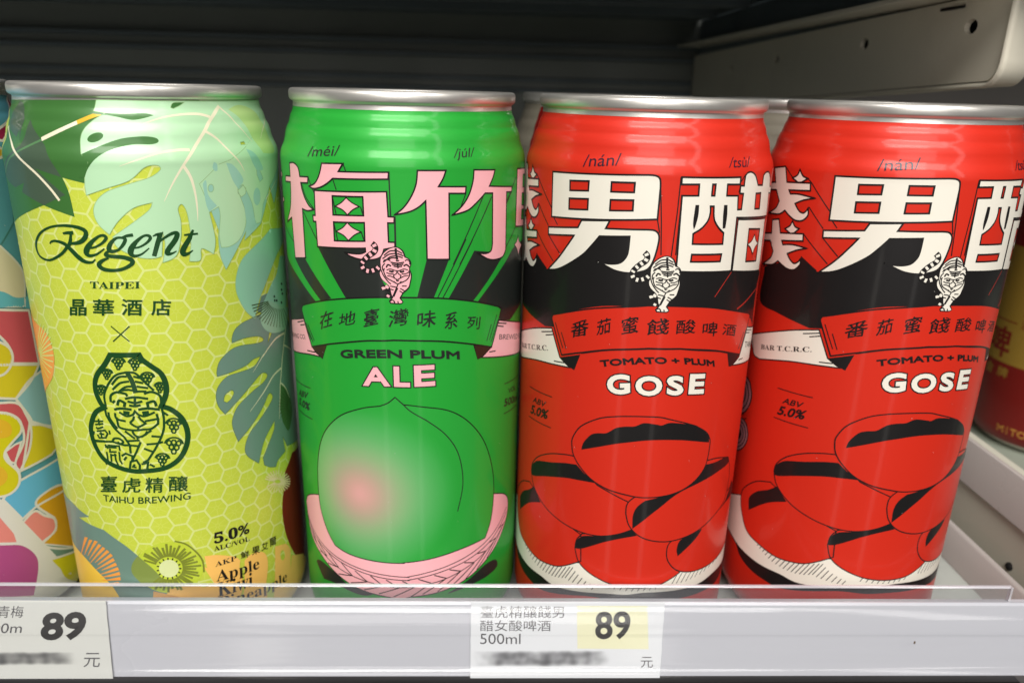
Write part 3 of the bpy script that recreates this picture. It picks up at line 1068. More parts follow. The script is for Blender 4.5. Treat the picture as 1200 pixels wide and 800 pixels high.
    ('V', 'cream2', 7, 0, '44.54,79,0.5 47.51,76.25,0.4~ 50.29,71.87,0.2'),
    ('S', 'kiwi_line', 7, 0.22, '50.59,67.62 48.7,64.05'),
    ('S', 'kiwi_line', 7, 0.22, '50.01,67.95 46.93,65.13'),
    ('S', 'kiwi_line', 7, 0.22, '49.5,68.31 45.5,66.27'),
    ('S', 'kiwi_line', 7, 0.22, '49.08,68.68 44.38,67.47'),
    ('S', 'kiwi_line', 7, 0.22, '48.76,69.06 43.54,68.71'),
    ('S', 'kiwi_line', 7, 0.22, '48.53,69.44 42.97,69.96'),
    ('S', 'kiwi_line', 7, 0.22, '48.41,69.8 42.67,71.2'),
    ('S', 'kiwi_line', 7, 0.22, '48.4,70.13 42.64,72.37'),
    ('S', 'kiwi_line', 7, 0.22, '48.49,70.42 42.87,73.44'),
    ('S', 'kiwi_line', 7, 0.22, '48.68,70.66 43.36,74.37'),
    ('S', 'kiwi_line', 7, 0.22, '48.97,70.83 44.11,75.11'),
    ('S', 'kiwi_line', 7, 0.22, '49.36,70.92 45.14,75.63'),
    ('S', 'kiwi_line', 7, 0.22, '49.84,70.94 46.45,75.87'),
    ('S', 'kiwi_line', 7, 0.22, '50.4,70.86 48.08,75.8'),
    ('F', 'apple', 5, 0, 'black', ['42.74,47.06 41.38,44.03~ 40.51,39.64~ 40.72,34.59~ 41.81,29.49~ 43.97,24.15~ 47.83,18.47~ 56.82,13.23~ 60.14,13.61 59.93,39.36 60.59,51.73 49.03,54.53 43.56,51.04']),
    ('S', 'peachpale', 7, 0.28, '38.05,50.69 34.49,53.12'),
    ('S', 'peachpale', 7, 0.28, '38.18,50.76 34.97,53.71'),
    ('S', 'peachpale', 7, 0.28, '38.37,50.79 35.69,54.08'),
    ('S', 'peachpale', 7, 0.28, '38.63,50.76 36.63,54.21'),
    ('S', 'peachpale', 7, 0.28, '38.93,50.68 37.77,54.07'),
    ('S', 'peachpale', 7, 0.28, '39.26,50.55 39.05,53.66'),
    ('S', 'peachpale', 7, 0.28, '39.6,50.38 40.43,52.99'),
    ('S', 'peachpale', 7, 0.28, '39.94,50.18 41.85,52.08'),
    ('S', 'peachpale', 7, 0.28, '40.24,49.95 43.23,50.97'),
    ('S', 'peachpale', 7, 0.28, '40.5,49.72 44.47,49.75'),
    ('S', 'peachpale', 7, 0.28, '40.7,49.5 45.45,48.5'),
    ('S', 'peachpale', 7, 0.28, '40.82,49.29 46.05,47.33'),
    ('S', 'peachpale', 7, 0.28, '40.85,49.13 46.2,46.35'),
    ('S', 'peachpale', 7, 0.28, '40.8,49 45.87,45.63'),
    ('S', 'peachpale', 7, 0.28, '40.66,48.93 45.1,45.19'),
    ('S', 'peachpale', 7, 0.28, '40.45,48.91 44,45.03'),
    ('S', 'peachpale', 7, 0.28, '40.17,48.95 42.68,45.12'),
    ('S', 'peachpale', 7, 0.28, '39.86,49.04 41.26,45.45'),
    ('S', 'peachpale', 7, 0.28, '39.52,49.17 39.83,45.97'),
    ('S', 'peachpale', 7, 0.28, '39.18,49.34 38.47,46.65'),
    ('S', 'peachpale', 7, 0.28, '38.85,49.54 37.24,47.47'),
    ('S', 'peachpale', 7, 0.28, '38.56,49.75 36.18,48.39'),
    ('S', 'peachpale', 7, 0.28, '38.32,49.97 35.33,49.36'),
    ('S', 'peachpale', 7, 0.28, '38.14,50.18 34.72,50.36'),
    ('F', 'greyteal', 4, 0, 'black', ['-33.81,52.91 -33.83,49.97~ -24.43,50.05~ -19.64,49.01~ -15.71,48.22 -20.84,46.38 -16.4,45.83~ -11.15,45.34 -5.54,41.77~ -1.93,38.43~ 1.47,34.56~ 4.09,30.63 6.64,21.73 -17.59,16.83 -33.57,23.67 -33.55,41.93']),
    ('F', 'yellow', 6, 0, 'black', ['-33.78,34.09 -29.32,34.15 -22.26,33.6~ -16.03,30.78~ -11.27,27.32~ -8.55,21.97 -33.63,9.5 -33.57,23.67']),
    ('F', 'orange', 7, 0, 'black', ['-23.94,33.24 -19.58,40.7 -17.92,41.1 -23.3,33.77']),
    ('F', 'orange', 7, 0, 'black', ['-21.72,34.01 -17.48,40.64 -16.09,40.8 -21.16,34.46']),
    ('F', 'orange', 7, 0, 'black', ['-19.88,34.46 -15.23,41.05 -14.03,40.98 -19.36,34.84']),
    ('F', 'orange', 7, 0, 'black', ['-19.35,33.52 -13.85,40.35 -12.83,40.13 -18.83,33.87']),
    ('F', 'orange', 7, 0, 'black', ['-19.24,32.36 -12.47,39.78 -11.58,39.4 -18.71,32.7']),
    ('F', 'orange', 7, 0, 'black', ['-16.89,33.35 -11.13,39.16 -10.36,38.64 -16.41,33.6']),
    ('F', 'orange', 7, 0, 'black', ['-15.96,32.96 -10.08,38.23 -9.43,37.58 -15.51,33.15']),
    ('F', 'orange', 7, 0, 'black', ['-16.94,31.16 -9.51,36.92 -8.99,36.18 -16.47,31.35']),
    ('F', 'orange', 7, 0, 'black', ['-14.61,31.69 -8.96,35.61 -8.55,34.77 -14.2,31.8']),
    ('F', 'orange', 7, 0, 'black', ['-15.71,30.02 -8.44,34.26 -8.15,33.35 -15.28,30.12']),
    ('F', 'orange', 7, 0, 'black', ['-15.45,29.2 -8.15,32.78 -7.98,31.79 -15.04,29.25']),
    ('F', 'orange', 7, 0, 'black', ['-15.15,28.35 -8.17,31.16 -8.11,30.12 -14.77,28.36']),
    ('F', 'orange', 7, 0, 'black', ['-15.08,27.36 -8.83,29.4 -8.88,28.35 -14.72,27.33']),
    ('F', 'orange', 5, 0, 'black', ['-33.81,102.12 -28.44,100.96~ -21.71,99.74~ -19.22,95.82~ -19.65,91.25~ -23.27,85.81~ -33.87,79 -33.6,81.57 -33.48,91.96']),
    ('S', 'lattice', 6, 0.25, '-30.81,91.9 -23.26,101.33'),
    ('S', 'lattice', 6, 0.25, '-30.06,92.06 -21.63,101.21'),
    ('S', 'lattice', 6, 0.25, '-29.52,92.12 -20.42,100.69'),
    ('S', 'lattice', 6, 0.25, '-29.15,92.09 -19.56,99.81'),
    ('S', 'lattice', 6, 0.25, '-28.92,91.99 -19.02,98.62'),
    ('S', 'lattice', 6, 0.25, '-28.81,91.83 -18.79,97.18'),
    ('S', 'lattice', 6, 0.25, '-28.83,91.63 -18.86,95.54'),
    ('S', 'lattice', 6, 0.25, '-28.97,91.37 -19.25,93.76'),
    ('S', 'lattice', 6, 0.25, '-29.24,91.09 -19.96,91.89'),
    ('S', 'lattice', 6, 0.25, '-29.66,90.76 -21.02,89.99'),
    ('S', 'lattice', 6, 0.25, '-30.25,90.4 -22.48,88.11'),
    ('S', 'lattice', 6, 0.25, '-31.09,89.99 -24.44,86.24'),
    ('S', 'lattice', 6, 0.25, '-32.53,89.42 -27.24,84.33'),
    ('S', 'lattice', 6, 0.25, '-33.87,88.92 -33.87,81.37'),
    ('S', 'lattice', 6, 0.25, '-33.85,88.88 -33.76,81.05'),
    ('F', 'kiwi', 5, 0, 'black', ['14.31,32.8~ 13.92,31.07~ 13.13,29.55~ 11.97,28.27~ 10.51,27.31~ 8.81,26.68~ 6.96,26.38~ 5.03,26.42~ 3.12,26.8~ 1.33,27.5~ -0.26,28.49~ -1.55,29.76~ -2.46,31.27~ -2.93,32.95~ -2.92,34.76~ -2.44,36.58~ -1.53,38.31~ -0.26,39.85~ 1.3,41.1~ 3.05,41.97~ 4.9,42.43~ 6.79,42.42~ 8.61,41.96~ 10.29,41.06~ 11.76,39.8~ 12.96,38.24~ 13.81,36.48~ 14.27,34.64~']),
    ('F', 'kiwi_dark', 6, 0, 'black', ['-1.93,38.43 -0.74,40~ -3.75,36.14~ -4.42,33.19~ -2.95,30.7~ -0.7,28.74~ 3.86,30.65 1.47,34.56~']),
    ('S', 'olive', 7, 0.55, '2.62,35.99 -0.54,37.23'),
    ('S', 'olive', 7, 0.55, '2.92,36.47 -0.43,38.68'),
    ('S', 'olive', 7, 0.55, '3.29,36.89 -0.15,39.31'),
    ('S', 'olive', 7, 0.55, '3.72,37.25 1.7,39.68'),
    ('S', 'olive', 7, 0.55, '4.18,37.55 2.4,41.13'),
    ('S', 'olive', 7, 0.55, '4.68,37.76 3.2,41.17'),
    ('S', 'olive', 7, 0.55, '5.21,37.88 4.7,40.91'),
    ('S', 'olive', 7, 0.55, '5.74,37.92 5.81,41.99'),
    ('S', 'olive', 7, 0.55, '6.27,37.87 6.94,41.37'),
    ('S', 'olive', 7, 0.55, '6.78,37.73 7.82,40.59'),
    ('S', 'olive', 7, 0.55, '7.27,37.5 9.11,41.04'),
    ('S', 'olive', 7, 0.55, '7.71,37.19 10.35,39.85'),
    ('S', 'olive', 7, 0.55, '8.11,36.82 10.48,38.8'),
    ('S', 'olive', 7, 0.55, '8.45,36.38 11.7,38.52'),
    ('S', 'olive', 7, 0.55, '8.73,35.89 12.8,37.02'),
    ('S', 'olive', 7, 0.55, '8.93,35.37 12.13,35.99'),
    ('S', 'olive', 7, 0.55, '9.05,34.83 13.03,35.06'),
    ('S', 'olive', 7, 0.55, '9.1,34.27 13.77,33.61'),
    ('S', 'olive', 7, 0.55, '9.06,33.72 12.44,32.85'),
    ('S', 'olive', 7, 0.55, '8.94,33.19 12.82,31.5'),
    ('S', 'olive', 7, 0.55, '8.75,32.68 13.01,30.46'),
    ('S', 'olive', 7, 0.55, '8.48,32.22 11.3,30.11'),
    ('S', 'olive', 7, 0.55, '8.14,31.81 11.07,28.62'),
    ('S', 'olive', 7, 0.55, '7.74,31.46 10.68,28.19'),
    ('S', 'olive', 7, 0.55, '7.29,31.18 8.95,28.27'),
    ('S', 'olive', 7, 0.55, '6.8,30.97 8.16,26.93'),
    ('S', 'olive', 7, 0.55, '6.28,30.84 7.26,27.14'),
    ('S', 'olive', 7, 0.55, '5.75,30.79 5.88,27.63'),
    ('S', 'olive', 7, 0.55, '5.21,30.82 4.67,26.64'),
    ('S', 'olive', 7, 0.55, '4.69,30.93 3.44,27.39'),
    ('S', 'olive', 7, 0.55, '4.18,31.11 2.7,28.22'),
    ('S', 'olive', 7, 0.55, '3.71,31.37 1.31,27.76'),
    ('S', 'olive', 7, 0.55, '3.28,31.7 -0.01,28.85'),
    ('S', 'olive', 8, 0.4, '7.94,42.54 10.53,41.24~ 12.96,38.11~ 14.27,34.86~ 14.26,31.34~'),
    ('F', 'kiwi_core', 8, 0, 'black', ['8.12,33.91~ 7.91,33.09~ 7.48,32.38~ 6.87,31.85~ 6.14,31.54~ 5.36,31.5~ 4.6,31.72~ 3.95,32.17~ 3.46,32.83~ 3.19,33.62~ 3.17,34.48~ 3.39,35.32~ 3.83,36.06~ 4.45,36.62~ 5.19,36.95~ 5.96,36.99~ 6.71,36.77~ 7.34,36.28~ 7.82,35.6~ 8.09,34.78~']),
    ('F', 'black', 9, 0, 'black', ['8.45,33.62~ 8.24,33.73~ 8.16,33.91~ 8.27,34.05~ 8.5,34.08~ 8.72,33.97~ 8.79,33.8~ 8.69,33.65~', '8.01,32.44~ 7.84,32.64~ 7.83,32.84~ 7.98,32.93~ 8.2,32.83~ 8.36,32.62~ 8.37,32.42~ 8.23,32.35~', '7.15,31.57~ 7.06,31.84~ 7.12,32.03~ 7.28,32.03~ 7.45,31.84~ 7.53,31.56~ 7.48,31.37~ 7.32,31.37~', '6.03,31.15~ 6.04,31.45~ 6.15,31.6~ 6.29,31.52~ 6.39,31.25~ 6.38,30.95~ 6.26,30.8~ 6.12,30.89~', '4.83,31.26~ 4.94,31.52~ 5.09,31.61~ 5.19,31.46~ 5.19,31.16~ 5.08,30.9~ 4.93,30.81~ 4.82,30.96~', '3.77,31.85~ 3.96,32.05~ 4.12,32.06~ 4.16,31.87~ 4.07,31.59~ 3.87,31.39~ 3.71,31.38~ 3.67,31.57~', '3.04,32.86~ 3.27,32.95~ 3.42,32.88~ 3.4,32.68~ 3.21,32.47~ 2.98,32.37~ 2.83,32.44~ 2.85,32.65~', '2.77,34.1~ 3,34.09~ 3.11,33.94~ 3.02,33.76~ 2.79,33.65~ 2.55,33.67~ 2.45,33.81~ 2.53,34~', '3,35.39~ 3.2,35.25~ 3.25,35.06~ 3.11,34.94~ 2.87,34.95~ 2.67,35.09~ 2.63,35.27~ 2.77,35.4~', '3.71,36.48~ 3.83,36.25~ 3.81,36.05~ 3.65,36~ 3.44,36.13~ 3.32,36.37~ 3.34,36.56~ 3.5,36.61~', '4.74,37.18~ 4.77,36.89~ 4.68,36.72~ 4.53,36.76~ 4.39,36.99~ 4.36,37.27~ 4.45,37.45~ 4.6,37.41~', '5.92,37.35~ 5.86,37.07~ 5.72,36.95~ 5.6,37.07~ 5.55,37.35~ 5.62,37.63~ 5.75,37.75~ 5.88,37.63~', '7.05,36.96~ 6.9,36.73~ 6.74,36.69~ 6.67,36.86~ 6.72,37.15~ 6.87,37.38~ 7.03,37.42~ 7.1,37.24~', '7.94,36.08~ 7.73,35.95~ 7.57,36~ 7.56,36.2~ 7.7,36.43~ 7.91,36.56~ 8.06,36.51~ 8.08,36.31~', '8.43,34.88~ 8.2,34.86~ 8.07,34.99~ 8.13,35.18~ 8.33,35.32~ 8.56,35.33~ 8.69,35.2~ 8.63,35.02~']),
    ('F', 'peach', 6, 0, 'black', ['14.88,36.31 16.04,36.08 15.1,36.14 18,35.68~ 22.64,33.36~ 24.24,31.39 23.87,29~ 24.41,24.44 23.57,20.49~ 21.61,17.03 2.91,22.13 4.8,27.75 11.03,28.25 13.75,26.48 16.72,26.59 14.54,32.53~ 15.15,32.35']),
    ('F', 'peach', 6, 0, 'black', ['25.48,30.81 27.83,31.81~ 30.97,30.93~ 32.6,28.57~ 32.72,24.92~ 31.65,19.99 31.54,12.71 23.75,17.1 24.88,24.21']),
    ('F', 'peach', 6, 0, 'black', ['36.09,29.86 40.76,28 43.02,24.48~ 42.23,18.39~ 43.68,22.05 52.79,16.55 60.62,5.69~ 54.47,2.01 35.21,10.31 33.57,11.43 35.14,20.68', '40,24.41~ 39.84,23.82~ 39.55,23.42~ 39.18,23.26~ 38.77,23.38~ 38.4,23.75~ 38.12,24.31~ 37.98,24.99~ 37.97,25.68~ 38.12,26.27~ 38.39,26.69~ 38.75,26.86~ 39.15,26.75~ 39.53,26.37~ 39.83,25.8~ 39.99,25.11~']),
    ('F', 'peach2', 7, 0, 'black', ['0.83,27.28 6.98,24.97~ 9.47,21.82 -0.03,22.23']),
    ('T', 'black', 9, '𝟓.𝟎%', '17.7,39.28 27.72,38.85 17.82,42.8', 0.02, 0, 0, 'black'),
    ('T', 'black', 9, '𝐀𝐋𝐂/𝐕𝐎𝐋', '17.49,37.04 27.59,36.39 17.43,38.6', 0, 0, 0, 'black'),
    ('T', 'black', 9, '𝐀𝐊𝐏', '17.32,32.06 23.21,31.96 17.38,33.61', 0, 0, 0, 'black'),
    ('T', 'black', 9, '鮮', '24.47,31.82 27.01,31.25 24.48,34.03', 0.01, 0, 0, 'black'),
    ('T', 'black', 9, '果', '27.78,31.3 30.41,30.86 27.92,33.9', 0.01, 0, 0, 'black'),
    ('T', 'black', 9, '艾', '30.88,31.14 33.29,30.64 31.22,33.5', 0.01, 0, 0, 'black'),
    ('T', 'black', 9, '爾', '33.92,30.83 36.62,30.38 34.07,33.58', 0.01, 0, 0, 'black'),
    ('T', 'black', 9, '𝐀𝐩𝐩𝐥𝐞', '17.11,26.18 29.69,24.98 17.33,30.86', 0, 0, 0, 'black'),
    ('T', 'black', 9, '𝐊𝐢𝐰𝐢', '17.08,22.19 27.12,21.32 17.39,26.88', 0, 0, 0, 'black'),
    ('T', 'black', 9, '𝐏𝐢𝐧𝐞𝐚𝐩𝐩𝐥𝐞', '16.77,17.87 39.98,14.39 16.95,22.23', 0, 0, 0, 'black'),
    ('C', 'forest', 5, 1.15, '-1.33,95.99 5.52,95.94 6.12,94.6~ 7.99,92.74~ 9.86,90.81~ 10.7,88.04~ 10.49,85.14~ 9.06,81.89 11.25,80.72~ 13.49,77.84~ 14.39,73.93~ 13.78,70.25~ 11.74,66.78~ 8.33,64.64~ 3.84,64.07~ -0.29,64.15~ -4.49,65.39~ -7.48,67.22~ -9.35,70.76~ -9.89,74.89~ -8.78,78.28~ -7.19,80.53~ -4.93,81.78 -5.84,83.16~ -6.56,85.79~ -6.35,88.48~ -5.3,90.78~ -2.93,93.55~'),
    ('S', 'forest', 5, 1.0, '2.22,91.23 3.09,88.79~ 3.51,85.88'),
    ('S', 'forest', 5, 0.5, '-4.85,82.33 -4.68,79.62 -3.11,76.28~ -0.89,73.82'),
    ('S', 'forest', 5, 0.5, '-4.01,80.58 -3.84,78.76~ -2.28,76.09'),
    ('S', 'forest', 5, 0.5, '-4.43,82.14 -4.43,85.06~ -3.15,87.82~ -0.87,90.55~ 1.86,91.45 3.97,91.19~ 5.65,89.13~ 7.82,86.31'),
    ('S', 'forest', 5, 0.5, '-2.05,88.09 -0.12,90.13~ 1.91,90.35'),
    ('S', 'forest', 5, 0.5, '-2.03,86.76 0.08,88.58~ 2.33,89.02'),
    ('S', 'forest', 5, 0.5, '-0.91,85.9 1.14,87.48~ 2.95,87.68'),
    ('S', 'forest', 5, 0.5, '-0.2,86.58 1.85,86.81 3,86.57'),
    ('S', 'forest', 5, 0.5, '3.48,90.33 4.97,89.83'),
    ('S', 'forest', 5, 0.5, '3.7,88.99 5.57,88.47'),
    ('S', 'forest', 5, 0.5, '3.92,87.65 6.56,87.07'),
    ('S', 'forest', 5, 0.5, '3.95,86.31 6.08,86.21'),
    ('S', 'forest', 5, 0.55, '-2.95,83.35 -2.68,85.16~ -1.08,86.12~ 1.1,85.7 1.42,85.02'),
    ('S', 'forest', 5, 0.55, '5.42,85.58 7.21,86~ 9,84.85~ 9.16,82.79'),
    ('S', 'forest', 5, 0.55, '-2.55,83.15 -1.82,83.85'),
    ('S', 'forest', 5, 0.55, '0.72,84.35 3.17,84.77~ 6.22,84.18'),
    ('S', 'forest', 5, 0.55, '1.24,83.68 2.98,83.2~ 4.79,83.58'),
    ('S', 'forest', 5, 0.55, '1.5,82.55 2.86,82.3 4.28,82.57'),
    ('S', 'forest', 5, 0.55, '3.17,84.77 2.89,82.52'),
    ('S', 'forest', 5, 0.6, '-1.38,82.51 -0.77,83.88~ 0.57,83.22 0.22,82.09'),
    ('S', 'forest', 5, 0.6, '7.91,82.01 7.49,83.4~ 5.9,83.07 5.96,81.93'),
    ('S', 'forest', 5, 0.6, '-2.38,81.35 -0.65,81.72~ 1.95,81.41'),
    ('S', 'forest', 5, 0.6, '3.54,81.37 5.92,81.57~ 8.57,81.03'),
    ('S', 'forest', 5, 0.9, '-0.18,80.64 1.33,80.37'),
    ('S', 'forest', 5, 0.9, '4.39,80.29 5.98,80.47'),
    ('S', 'forest', 5, 0.5, '-1.21,80.71 0.5,79.6~ 2.18,80.04 2.69,80.94 3.37,80.01 4.89,79.49~ 7.35,80.46'),
    ('S', 'forest', 5, 0.5, '-2.3,80.44 -2.1,78.85~ 0.11,78.22'),
    ('S', 'forest', 5, 0.5, '7.68,79.97 7.91,78.57 4.73,78.12'),
    ('S', 'forest', 5, 0.5, '1.08,77.76 2.01,78.67 2.32,79.58'),
    ('S', 'forest', 5, 0.5, '3.32,79.56 3.8,78.62 4.67,77.66'),
    ('S', 'forest', 5, 0.5, '1.08,77.76 2.17,76.83~ 2.95,76.58~ 4,77 5.06,77.64'),
    ('S', 'forest', 5, 0.5, '2.95,76.58 2.83,75.66'),
    ('S', 'forest', 5, 0.5, '-1.98,78.17 -1.78,76.57~ 0.01,75.92 1.62,75.69 2.83,75.66 4.06,75.85 6.05,75.96~ 7.75,77.2 7.91,78.57'),
    ('S', 'forest', 5, 0.5, '-2.04,79.31 -2.02,77.94'),
    ('S', 'forest', 5, 0.5, '1.39,75.46 1.85,74.29~ 3,73.8~ 4.48,74.43 4.99,75.33'),
    ('S', 'forest', 5, 0.5, '-0.46,75.45 1.74,73.36'),
    ('S', 'forest', 5, 0.5, '3,73.8 2.14,73.36'),
    ('S', 'forest', 5, 0.5, '5.99,75.5 3.4,73.79'),
    ('S', 'forest', 5, 0.5, '9.03,81.67 9.25,78.43~ 8.66,74.79~ 6.63,70.77~ 4.21,67.16 2.92,66.5'),
    ('S', 'forest', 5, 0.5, '9.26,80.27 10.31,79.23'),
    ('S', 'forest', 5, 0.5, '5.8,73.88 8.31,73.42'),
    ('S', 'forest', 5, 0.5, '4.35,71.64 6.74,71.7 8.35,72.01'),
    ('S', 'forest', 5, 0.5, '3.61,70.5 5.68,69.43'),
    ('S', 'forest', 5, 0.5, '-0.42,72.66 2.89,72.87'),
    ('S', 'forest', 5, 0.5, '0.05,71.5 2.28,71.25'),
    ('S', 'forest', 5, 0.5, '3.03,72.4 1.67,69.61 0.06,66.78'),
    ('S', 'forest', 5, 0.5, '-0.89,73.82 0.26,71.5 0.16,69.15'),
    ('S', 'forest', 5, 0.5, '-0.62,64.86 -0.15,66.78 1.37,67.25 2.01,65.81 1.86,64.62'),
    ('S', 'forest', 5, 0.5, '2.45,66.04 4.13,66.45 3.7,64.55'),
    ('S', 'forest', 5, 0.5, '4.47,65.95 5.59,65.15'),
    ('S', 'forest', 5, 0.5, '-2.28,68.38 -1.11,69.13 0.48,68.44 0.33,67.26'),
    ('S', 'forest', 5, 0.5, '-1.8,67.21 -1.02,68.18'),
    ('S', 'forest', 5, 0.5, '-4.14,72.27 -3.56,73.24~ -2.24,73.31~ -1.3,72.41~ -2.02,71.82~ -2.81,72.35'),
    ('S', 'forest', 5, 0.5, '-9.14,71.97 -4.13,72.36'),
    ('S', 'forest', 5, 0.5, '-4.13,72.36 -1.21,71.48 0.05,71.5'),
    ('S', 'forest', 5, 0.5, '-6.33,71.37 -5.58,70.27'),
    ('S', 'forest', 5, 0.5, '0.8,66.07 0.29,65.35 1.1,65.11'),
    ('S', 'forest', 5, 0.34, '-1.22,94.18~ -0.68,94.88~ 0.18,95.29~ 1.09,95.25~ 1.79,94.82~ 2.08,94.08~'),
    ('S', 'forest', 5, 0.3, '0.04,94.55 -0.06,94.07 -0.46,93.85 -0.83,94.06 -0.73,94.54 -0.33,94.76 0.04,94.55'),
    ('S', 'forest', 5, 0.3, '0.9,94.43 0.61,93.99 0.17,93.99 0.02,94.42 0.32,94.81 0.76,94.82 0.9,94.43'),
    ('S', 'forest', 5, 0.3, '1.64,93.99 1.21,93.73 0.89,93.99 0.91,94.47 1.33,94.69 1.66,94.47 1.64,93.99'),
    ('S', 'forest', 5, 0.3, '0.35,93.6 0.17,93.16 -0.29,93.02 -0.52,93.37 -0.34,93.8 0.12,93.94 0.35,93.6'),
    ('S', 'forest', 5, 0.3, '1.22,93.25 0.86,92.95 0.48,93.07 0.43,93.55 0.79,93.86 1.21,93.73 1.22,93.25'),
    ('S', 'forest', 5, 0.3, '0.67,92.68 0.37,92.24 -0.07,92.24 -0.21,92.67 0.08,93.07 0.52,93.07 0.67,92.68'),
    ('S', 'forest', 5, 0.34, '2.73,93.98~ 3.25,94.67~ 4.07,95.04~ 4.94,94.96~ 5.61,94.5~ 5.9,93.74~'),
    ('S', 'forest', 5, 0.3, '3.94,94.3 3.84,93.83 3.46,93.62 3.1,93.84 3.2,94.32 3.58,94.53 3.94,94.3'),
    ('S', 'forest', 5, 0.3, '4.76,94.14 4.48,93.72 4.06,93.73 3.92,94.17 4.2,94.56 4.62,94.54 4.76,94.14'),
    ('S', 'forest', 5, 0.3, '5.47,93.68 5.06,93.43 4.75,93.71 4.77,94.19 5.17,94.39 5.49,94.16 5.47,93.68'),
    ('S', 'forest', 5, 0.3, '4.24,93.33 4.07,92.9 3.63,92.78 3.4,93.14 3.57,93.57 4.01,93.69 4.24,93.33'),
    ('S', 'forest', 5, 0.3, '5.08,92.95 4.73,92.66 4.37,92.8 4.31,93.29 4.65,93.58 5.06,93.43 5.08,92.95'),
    ('S', 'forest', 5, 0.3, '4.55,92.4 4.26,91.97 3.84,91.99 3.7,92.43 3.98,92.82 4.4,92.8 4.55,92.4'),
    ('S', 'forest', 5, 0.34, '5.09,90.18~ 5.63,90.9~ 6.48,91.25~ 7.38,91.15~ 8.09,90.65~ 8.38,89.83~'),
    ('S', 'forest', 5, 0.3, '6.31,90.47 6.25,89.99 5.85,89.79 5.5,90.07 5.55,90.55 5.96,90.75 6.31,90.47'),
    ('S', 'forest', 5, 0.3, '7.17,90.28 6.93,89.85 6.47,89.88 6.33,90.33 6.58,90.76 7.03,90.73 7.17,90.28'),
    ('S', 'forest', 5, 0.3, '7.91,89.78 7.5,89.55 7.16,89.84 7.21,90.32 7.62,90.56 7.97,90.31 7.91,89.78'),
    ('S', 'forest', 5, 0.3, '6.65,89.47 6.48,89 6.05,88.89 5.78,89.26 5.96,89.74 6.39,89.84 6.65,89.47'),
    ('S', 'forest', 5, 0.3, '7.52,89.06 7.18,88.73 6.78,88.89 6.72,89.38 7.1,89.71 7.5,89.55 7.52,89.06'),
    ('S', 'forest', 5, 0.3, '6.95,88.43 6.71,88 6.26,88.08 6.11,88.48 6.36,88.91 6.81,88.89 6.95,88.43'),
    ('S', 'forest', 5, 0.34, '7.96,87.51~ 8.4,88.05~ 9.09,88.35~ 9.8,88.23~ 10.4,87.81~ 10.63,87.11~'),
    ('S', 'forest', 5, 0.3, '8.94,87.69 8.89,87.29 8.57,87.14 8.29,87.39 8.33,87.79 8.66,87.94 8.94,87.69'),
    ('S', 'forest', 5, 0.3, '9.64,87.53 9.45,87.19 9.07,87.23 8.96,87.6 9.15,87.94 9.53,87.9 9.64,87.53'),
    ('S', 'forest', 5, 0.3, '10.25,87.11 9.92,86.92 9.64,87.13 9.69,87.57 10.01,87.76 10.29,87.51 10.25,87.11'),
    ('S', 'forest', 5, 0.3, '9.22,86.85 9.1,86.46 8.71,86.41 8.52,86.74 8.68,87.13 9.03,87.19 9.22,86.85'),
    ('S', 'forest', 5, 0.3, '9.95,86.47 9.65,86.23 9.33,86.39 9.3,86.8 9.59,87.04 9.92,86.87 9.95,86.47'),
    ('S', 'forest', 5, 0.3, '9.48,86.02 9.28,85.63 8.91,85.72 8.79,86.09 8.99,86.43 9.36,86.39 9.48,86.02'),
    ('S', 'forest', 5, 0.34, '-6.53,86.78~ -6.03,87.36~ -5.25,87.73~ -4.4,87.79~ -3.8,87.47~ -3.55,86.86~'),
    ('S', 'forest', 5, 0.3, '-5.39,87.14 -5.45,86.73 -5.85,86.52 -6.18,86.67 -6.07,87.08 -5.72,87.29 -5.39,87.14'),
    ('S', 'forest', 5, 0.3, '-4.6,87.06 -4.87,86.73 -5.23,86.71 -5.41,87 -5.13,87.38 -4.72,87.41 -4.6,87.06'),
    ('S', 'forest', 5, 0.3, '-3.94,86.79 -4.33,86.55 -4.66,86.7 -4.6,87.11 -4.21,87.36 -3.89,87.15 -3.94,86.79'),
    ('S', 'forest', 5, 0.3, '-5.11,86.36 -5.26,85.99 -5.68,85.87 -5.91,86.12 -5.75,86.53 -5.33,86.65 -5.11,86.36'),
    ('S', 'forest', 5, 0.3, '-4.3,86.15 -4.66,85.86 -4.99,85.97 -5.03,86.32 -4.72,86.61 -4.34,86.5 -4.3,86.15'),
    ('S', 'forest', 5, 0.3, '-4.83,85.62 -5.11,85.24 -5.47,85.21 -5.64,85.56 -5.35,85.94 -4.96,85.92 -4.83,85.62'),
    ('S', 'forest', 5, 0.34, '-4.36,91.15~ -3.84,91.75~ -3.06,92.14~ -2.26,92.13~ -1.6,91.81~ -1.36,91.16~'),
    ('S', 'forest', 5, 0.3, '-3.24,91.48 -3.3,91.08 -3.67,90.88 -3.99,91.09 -3.92,91.48 -3.55,91.68 -3.24,91.48'),
    ('S', 'forest', 5, 0.3, '-2.45,91.43 -2.67,91.07 -3.09,91.05 -3.21,91.39 -2.99,91.75 -2.56,91.77 -2.45,91.43'),
    ('S', 'forest', 5, 0.3, '-1.79,91.1 -2.15,90.87 -2.46,91.03 -2.4,91.47 -2.03,91.71 -1.73,91.5 -1.79,91.1'),
    ('S', 'forest', 5, 0.3, '-2.93,90.7 -3.08,90.3 -3.52,90.19 -3.73,90.48 -3.54,90.89 -3.14,91 -2.93,90.7'),
    ('S', 'forest', 5, 0.3, '-2.13,90.43 -2.47,90.15 -2.83,90.27 -2.85,90.66 -2.52,90.94 -2.16,90.82 -2.13,90.43'),
    ('S', 'forest', 5, 0.3, '-2.67,89.92 -2.9,89.51 -3.32,89.54 -3.44,89.88 -3.21,90.25 -2.78,90.27 -2.67,89.92'),
